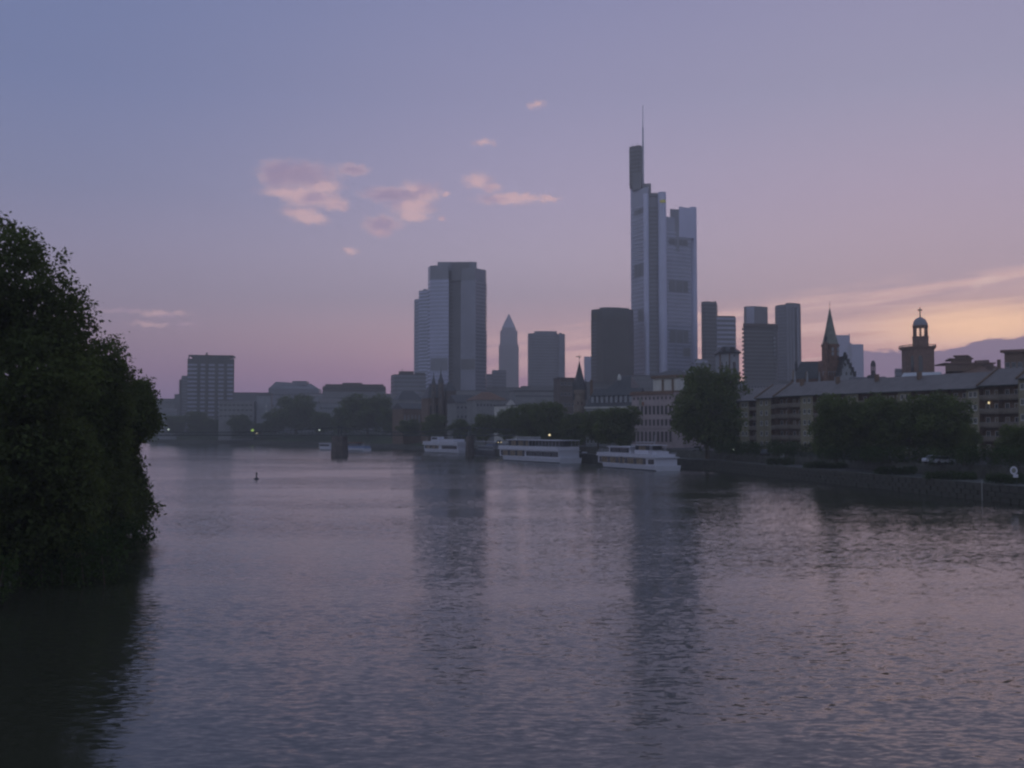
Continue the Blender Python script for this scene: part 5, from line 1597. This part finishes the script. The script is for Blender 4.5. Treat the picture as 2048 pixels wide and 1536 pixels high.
def ship(name, label, bowp, sternp, Bm, parts, hm='white_paint', zt=1.35, cat='ship', grp=None, rub='hull_dark'):
    """parts in ship space: x from bow 0..1 of length, z metres; y across"""
    t, L = unit(bowp, sternp)
    r = thing(name, label, cat, (bowp[0], bowp[1], 0), grp)
    r.rotation_euler = (0, 0, atan2(t[1], t[0])); r['org'] = (0, 0, 0); r.scale = (1, 1, 1.12 if cat == 'ship' else 1)
    mb = MB(); hull(mb, L, Bm, zt, hm, rub); h = mb.build('hull', r); 
    for kind, a, b, z0, z1, hw, m_ in parts:
        x0, x1 = a * L, b * L
        if kind == 'windows':      # a row of single windows let into the side
            n = max(2, round((x1 - x0) / 1.9))
            for i in range(n):
                c = x0 + (i + 0.5) * (x1 - x0) / n
                for sd in (-1, 1):
                    mb = MB(); y = sd * hw
                    mb.box(c - (x1 - x0) / n * 0.46, c + (x1 - x0) / n * 0.46, min(y, y + sd * 0.06), max(y, y + sd * 0.06), z0, z1, m_ if i % 3 else 'glass_dark')
                    mb.build('window', r)
        elif kind == 'rail':
            for sd in (-1, 1):
                mb = MB(); y = sd * hw
                mb.tube((x0, y, z1), (x1, y, z1), 0.035, 0.035, m_, 4); mb.tube((x0, y, (z0 + z1) / 2), (x1, y, (z0 + z1) / 2), 0.025, 0.025, m_, 4)
                k = max(2, int((x1 - x0) / 1.6))
                for i in range(k + 1): mb.tube((x0 + (x1 - x0) * i / k, y, z0), (x0 + (x1 - x0) * i / k, y, z1), 0.03, 0.03, m_, 4)
                mb.build('railing', r)
        elif kind == 'posts':
            k = max(2, int((x1 - x0) / 2.4))
            for i in range(k + 1):
                for sd in (-1, 1):
                    mb = MB(); mb.tube((x0 + (x1 - x0) * i / k, sd * hw, z0), (x0 + (x1 - x0) * i / k, sd * hw, z1), 0.06, 0.06, m_, 4)
                    mb.build('post', r)
        elif kind == 'mast':
            mb = MB(); mb.tube((x0, 0, z0), (x1, 0, z1), 0.07, 0.04, m_, 6); mb.build('mast', r)
        else:
            mb = MB(); mb.box(x0, x1, -hw, hw, z0, z1, m_); mb.build(kind, r)
    return r, L


W_, G_ = 'white_paint', 'glass_dark'
SG = 'excursion ships moored along the quay'
wl = lambda px, y: (X(px, 11 * 2100 / (y - 862)), 11 * 2100 / (y - 862))
ship('excursion_ship', 'nearest white excursion ship with wheelhouse and short upper cabin', wl(1211, 933), wl(1336, 942), 8.0, [
    ('main_cabin', 0.05, 0.97, 1.3, 3.2, 3.5, W_), ('windows', 0.07, 0.84, 1.45, 2.95, 3.5, 'curtain'), ('windows', 0.87, 0.96, 1.6, 2.8, 3.5, G_),
    ('upper_deck', 0.03, 0.985, 3.2, 3.4, 3.9, W_), ('deck_side', 0.04, 0.93, 3.4, 4.1, 3.8, W_),
    ('upper_cabin', 0.21, 0.56, 4.1, 5.6, 2.9, W_), ('windows', 0.23, 0.55, 4.2, 5.4, 2.9, 'hull_dark'), ('cabin_roof', 0.19, 0.58, 5.6, 5.78, 3.2, W_),
    ('wheelhouse', 0.60, 0.82, 4.1, 5.0, 2.2, W_), ('windows', 0.61, 0.81, 5.0, 6.0, 1.95, 'curtain'), ('wheelhouse_frame', 0.60, 0.82, 5.0, 6.15, 1.9, 'hull_dark'),
    ('wheelhouse_roof', 0.56, 0.88, 6.15, 6.32, 2.4, W_), ('canopy', 0.60, 0.73, 6.95, 7.05, 1.8, W_), ('posts', 0.61, 0.72, 6.3, 6.95, 1.6, W_), ('posts', 0.84, 0.87, 4.1, 6.15, 2.2, W_),
    ('deck_box', 0.86, 0.92, 4.1, 4.8, 2.0, W_), ('rail', 0.05, 0.2, 4.1, 4.9, 3.2, W_), ('rail', 0.90, 0.98, 3.4, 4.4, 3.0, W_),
    ('mast', 0.80, 0.81, 6.3, 8.8, 0, W_), ('gangway_door', 0.44, 0.47, 1.4, 3.1, 3.62, 'hull_dark')], grp=SG)
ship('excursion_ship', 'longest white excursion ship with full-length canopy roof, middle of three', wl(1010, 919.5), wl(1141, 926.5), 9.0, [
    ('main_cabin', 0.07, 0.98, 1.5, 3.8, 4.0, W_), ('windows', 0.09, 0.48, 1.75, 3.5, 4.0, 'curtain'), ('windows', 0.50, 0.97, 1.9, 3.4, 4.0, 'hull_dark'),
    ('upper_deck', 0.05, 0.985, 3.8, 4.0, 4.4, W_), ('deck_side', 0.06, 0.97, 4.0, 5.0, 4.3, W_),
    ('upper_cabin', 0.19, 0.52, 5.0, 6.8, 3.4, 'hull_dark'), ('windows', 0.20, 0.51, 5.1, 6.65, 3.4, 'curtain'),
    ('canopy', 0.17, 0.99, 6.8, 7.02, 4.1, W_), ('posts', 0.54, 0.98, 5.0, 6.8, 3.9, W_), ('canopy_shade', 0.53, 0.95, 5.0, 6.7, 1.2, 'hull_dark'),  # dark block added as the shade beneath the canopy
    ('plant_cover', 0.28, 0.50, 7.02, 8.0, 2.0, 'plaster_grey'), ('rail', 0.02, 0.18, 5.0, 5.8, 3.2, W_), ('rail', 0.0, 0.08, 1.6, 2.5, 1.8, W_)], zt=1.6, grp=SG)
ship('excursion_ship', 'farthest white excursion ship with small canopy, seen beyond the footbridge pier', wl(852, 904.2), wl(931, 907.2), 8.0, [
    ('main_cabin', 0.12, 0.97, 1.5, 3.6, 3.6, W_), ('windows', 0.14, 0.50, 1.9, 3.3, 3.6, 'curtain'), ('windows', 0.58, 0.95, 1.9, 3.3, 3.6, G_),
    ('upper_deck', 0.08, 0.98, 3.6, 3.8, 4.0, W_), ('deck_side', 0.10, 0.98, 3.8, 5.2, 3.9, W_),
    ('wheelhouse', 0.22, 0.40, 5.2, 7.2, 1.8, W_), ('windows', 0.24, 0.38, 5.9, 6.9, 1.8, G_),
    ('raised_deck', 0.52, 0.84, 5.2, 6.2, 3.2, W_), ('canopy', 0.56, 0.80, 7.6, 7.8, 2.9, W_), ('posts', 0.57, 0.79, 6.2, 7.6, 2.7, W_), ('mast', 0.03, 0.01, 1.5, 6.6, 0, W_),
    ('rail', 0.42, 0.52, 5.2, 6.1, 3.4, W_)], zt=1.7, grp=SG)
ship('river_boat', 'dark-hulled river boat with pale awning frame, left of the longest ship', wl(946, 906), wl(1002, 910), 6.0, [
    ('cabin', 0.35, 0.90, 2.0, 4.2, 2.3, 'plaster_pale'), ('windows', 0.37, 0.88, 2.6, 3.6, 2.3, G_), ('awning', 0.28, 0.98, 5.9, 6.05, 2.7, W_),
    ('posts', 0.30, 0.96, 2.0, 5.9, 2.6, W_), ('rail', 0.05, 0.33, 2.0, 2.9, 2.2, W_), ('deck_gear', 0.55, 0.8, 4.2, 4.9, 1.2, 'blue_paint')],
     hm='hull_dark', zt=2.0, cat='boat')
ship('river_boat', 'small white boat just left of the footbridge pier', wl(642, 899.5), wl(668, 900.2), 4.5, [
    ('cabin', 0.1, 0.9, 1.4, 3.8, 1.9, W_), ('windows', 0.14, 0.86, 2.2, 3.3, 1.9, G_), ('roof', 0.05, 0.95, 3.8, 4.0, 2.2, W_)], cat='boat', zt=1.4)
ship('river_boat', 'low pale boat with red awning just right of the footbridge pier', wl(692, 900.6), wl(735, 901.8), 5.0, [
    ('deck_side', 0.1, 0.98, 1.4, 2.6, 2.3, 'blue_paint'), ('cabin', 0.2, 0.6, 2.6, 4.2, 1.8, 'hull_dark'), ('awning', 0.05, 0.7, 4.2, 4.6, 2.1, 'boat_red'),
    ('posts', 0.1, 0.68, 2.6, 4.2, 1.9, W_), ('rail', 0.6, 0.97, 2.6, 3.4, 2.0, W_), ('mast', 0.85, 0.85, 2.6, 6.0, 0, W_)], cat='boat', zt=1.5)

# gangway between the two nearest ships
mb = MB(); a, b = wl(1151, 917), wl(1170, 919)
g0, g1 = (a[0] + 0.5, a[1] * 0 + 372), (X(1168, 380), 380)
t, L = unit(g0, g1); n = (t[1], -t[0])
mb.ebox(g0, t, n, 0, L, -0.8, 0.8, 3.2, 3.45, W_)
r = mb.build('gangway'); tag(r, 'white gangway reaching from the stern of the longest ship to the quay', 'gangway')
# dark mooring pontoon with dolphins behind it
mb = MB(); c = (X(1163, 376), 380); mb.box(c[0] - 3, c[0] + 7, c[1] - 3, c[1] + 4, -0.5, 2.4, 'hull_dark'); r = mb.build('pontoon')
tag(r, 'dark floating pontoon between the nearest and the longest ship', 'pontoon')


# ------------------------------------------------------------------ buoy
def buoy():
    D = 11 * 2100 / (958.5 - 862)
    r = thing('buoy', 'dark channel buoy floating alone on the open water', 'buoy', (X(514, D), D, 0))
    c = X(514, D)
    mb = MB(); mb.lathe(c, D, [(0.25, -0.5), (0.45, -0.15), (0.55, 0.12), (0.5, 0.3), (0.25, 0.4)], 'hull_dark', 14); mb.build('float', r)
    mb = MB(); mb.lathe(c, D, [(0.2, 0.38), (0.15, 0.9), (0.12, 1.15)], 'hull_dark', 8); mb.build('shaft', r)
    mb = MB(); mb.lathe(c, D, [(0.12, 1.12), (0.19, 1.2), (0.19, 1.5), (0.05, 1.58)], 'iron', 8); mb.build('topmark', r)


buoy()


# ------------------------------------------------------------------ navigation sign
def nav_sign():
    D = 156.0
    r = thing('navigation_sign', 'white ring-shaped river sign with small plate below, on a post at the right', 'sign', (X(2030, D), D, 2.6))
    cx = X(2027.5, D, 941); z = Z(941, D); y = D
    mb = MB(); mb.tube((X(2032, D), y + 0.08, 2.5), (X(2032, D), y + 0.08, z), 0.05, 0.05, 'iron', 6); mb.build('post', r)
    mb = MB(); N = 20
    for i in range(N):
        a, b = 2 * pi * i / N, 2 * pi * (i + 1) / N
        i0, o0 = 0.34, 0.56
        pts = [(cx + i0 * cos(a), z + i0 * 1.1 * sin(a)), (cx + o0 * cos(a), z + o0 * 1.1 * sin(a)), (cx + o0 * cos(b), z + o0 * 1.1 * sin(b)), (cx + i0 * cos(b), z + i0 * 1.1 * sin(b))]
        mb.hexa([(p[0], y - 0.03, p[1]) for p in pts], [(p[0], y + 0.03, p[1]) for p in pts], 'white_paint')
    mb.build('ring_plate', r)
    mb = MB(); mb.lathe(cx, y, [(0.35, 0)], 'slate', 16) if False else mb.box(cx - 0.33, cx + 0.33, y - 0.01, y + 0.02, z - 0.36, z + 0.36, 'copper_green'); mb.build('centre_plate', r)
    mb = MB(); mb.box(cx - 0.1, cx + 0.62, y - 0.03, y + 0.02, Z(955, D), Z(948.5, D), 'white_paint'); mb.build('lower_plate', r)


nav_sign()


# ------------------------------------------------------------------ street lamps, cars
def lamp(px, py, D, label, m_='lamp_white', rad=0.3):
    zb = ground_z(D); x = X(px, D, py); z = Z(py, D)
    r = thing('street_lamp', label, 'street lamp', (x, D, zb), 'street lamps along the bank')
    mb = MB(); mb.tube((x, D + 0.2, zb - 0.5), (x, D + 0.2, max(z - 0.2, zb + 0.3)), 0.1, 0.06, 'iron', 6); mb.build('post', r)
    mb = MB(); mb.lathe(x, D, [(0.05, z - rad), (rad * 0.8, z - rad * .5), (rad, z), (rad * 0.7, z + rad * .6), (0.05, z + rad)], m_, 10); mb.build('lamp_head', r)


lamp(337, 859, 940, 'pale street lamp close to the big left tree', 'lamp_white', 0.9)
lamp(505, 861, 872, 'yellow-green glowing lamp on the far bank', 'lamp_green', 1.35)
lamp(639, 860, 800, 'whitish street lamp above the small white boat', 'lamp_white', 0.75)
lamp(1099, 870, 402, 'warm white lamp above the longest ship', 'lamp_warm', 0.42)
lamp(1467, 899, 270, 'dim lamp beside the tallest riverside tree', 'lamp_white', 0.16)
lamp(786, 853, 700, 'faint lamp post left of the farthest ship', 'lamp_white', 0.2)


def car(px, D, label, m_='white_paint', ang=0.0, lights=False, z=None, grp=None):
    z = ground_z(D) if z is None else z
    r = thing('parked_car', label, 'car', (X(px, D), D, z), grp); r['org'] = (0, 0, 0); r.rotation_euler = (0, 0, ang)
    mb = MB(); pr = [(-2.1, 0.35), (2.1, 0.35), (2.15, 0.75), (1.95, 0.95), (-2.0, 0.98), (-2.15, 0.7)]
    def ex(pr, y0, y1, mm):
        f = [(a, y0, b) for a, b in pr]; g = [(a, y1, b) for a, b in pr]
        mb.poly(f, mm); mb.poly(g[::-1], mm)
        for i in range(len(pr)): j = (i + 1) % len(pr); mb.poly([f[j], f[i], g[i], g[j]], mm)
    ex(pr, -0.85, 0.85, m_); mb.build('body', r)
    mb = MB(); ex([(-1.5, 0.96), (1.0, 0.96), (0.5, 1.45), (-1.15, 1.45)], -0.74, 0.74, 'glass_dark'); mb.build('windows', r).name = 'glazing'
    mb = MB(); ex([(-1.15, 1.45), (0.5, 1.45), (0.4, 1.5), (-1.05, 1.5)], -0.72, 0.72, m_); mb.build('roof', r)
    for x in (-1.3, 1.3):
        for y in (-0.85, 0.85):
            mb = MB(); mb.tube((x, y - 0.1, 0.33), (x, y + 0.1, 0.33), 0.33, 0.33, 'rubber', 12); mb.build('wheel', r)
    for y in (-0.6, 0.6):
        mb = MB(); mb.box(2.1, 2.2, y - (0.3 if lights == 2 else 0.16), y + (0.3 if lights == 2 else 0.16), 0.55, 0.80 if lights != 2 else 1.0, 'lamp_warm' if lights else 'plaster_white'); mb.build('headlight', r)


CG = 'cars on the quay street'
car(1868, 196, 'white parked car under the rightmost round tree', 'white_paint', 0.25, grp=CG)
car(1884, 190, 'pale bluish parked car just right of the white car', 'plaster_pale', 0.2, grp=CG)
car(998, 440, 'car with both headlights on beside the dark-hulled boat', 'hull_dark', -pi / 2 + 0.15, lights=1, z=5.6, grp=CG)
car(517, 880, 'distant car with headlights on by the yellow-green lamp', 'hull_dark', -pi / 2 - 0.4, lights=2, z=8.3, grp=CG)
car(1530, 258, 'dark parked car left of the low ramp wall', 'hull_dark', 1.2, grp=CG)
car(1395, 312, 'pale van-like car beside the trunk of the tallest riverside tree', 'plaster_pale', 1.2, grp=CG)

# low walls and railing on the promenade
mb = MB()
p0, p1 = P(1560, 262), P(1700, 214)
t, L = unit(p0, p1); n = toward_cam(t, p0)
for i in range(int(L / 2)): mb.ebox(p0, t, n, i * 2, i * 2 + 0.08, -0.04, 0.04, 5.0, 6.0, 'iron')
mb.ebox(p0, t, n, 0, L, -0.05, 0.05, 6.0, 6.07, 'iron'); mb.ebox(p0, t, n, 0, L, -0.03, 0.03, 5.5, 5.54, 'iron')
tag(mb.build('railing'), 'long iron railing on top of the quay wall below the apartments', 'railing')
mb = MB(); p0, p1 = P(1452, 300), P(1562, 262)
t, L = unit(p0, p1); n = toward_cam(t, p0); mb.ebox(p0, t, n, 0, L, -1.2, 0.0, 2.5, 4.3, 'quay_stone'); mb.ebox(p0, t, n, L - 0.5, L, -0.9, 0.3, 2.5, 5.6, 'concrete')
tag(mb.build('ramp_wall'), 'dark stone ramp wall on the quay, ending in a pale post', 'wall')
for i, (px, D, lab) in enumerate(((1932, 166, 'thin grey mooring post on the quay left of the river sign'),)):
    k = [j for j in range(len(bank) - 1) if bank[j][1] <= D <= bank[j + 1][1]][0]
    u = (D - bank[k][1]) / (bank[k + 1][1] - bank[k][1]); x = bank[k][0] + u * (bank[k + 1][0] - bank[k][0]) - 0.5
    mb = MB(); mb.lathe(x, D, [(0.11, -1), (0.11, 3.2), (0.08, 3.3)], 'concrete', 8); tag(mb.build('mooring_post'), lab, 'post')

# ------------------------------------------------------------------ evening haze
def haze():
    mb = MB(); mb.box(-2550, 2550, -350, 2500, -3.5, 330, 'white_paint')
    o = mb.build('haze'); o['kind'] = 'stuff'
    m = bpy.data.materials.new('haze'); m.use_nodes = True; nt = m.node_tree; nt.nodes.clear()
    v = nt.nodes.new('ShaderNodeVolumePrincipled')
    v.inputs['Color'].default_value = (0.96, 0.955, 0.96, 1); v.inputs['Density'].default_value = 0.00043
    v.inputs['Anisotropy'].default_value = 0.3
    out = nt.nodes.new('ShaderNodeOutputMaterial'); nt.links.new(v.outputs[0], out.inputs['Volume'])
    o.data.materials.clear(); o.data.materials.append(m)
    S.cycles.volume_step_rate = 10


haze()
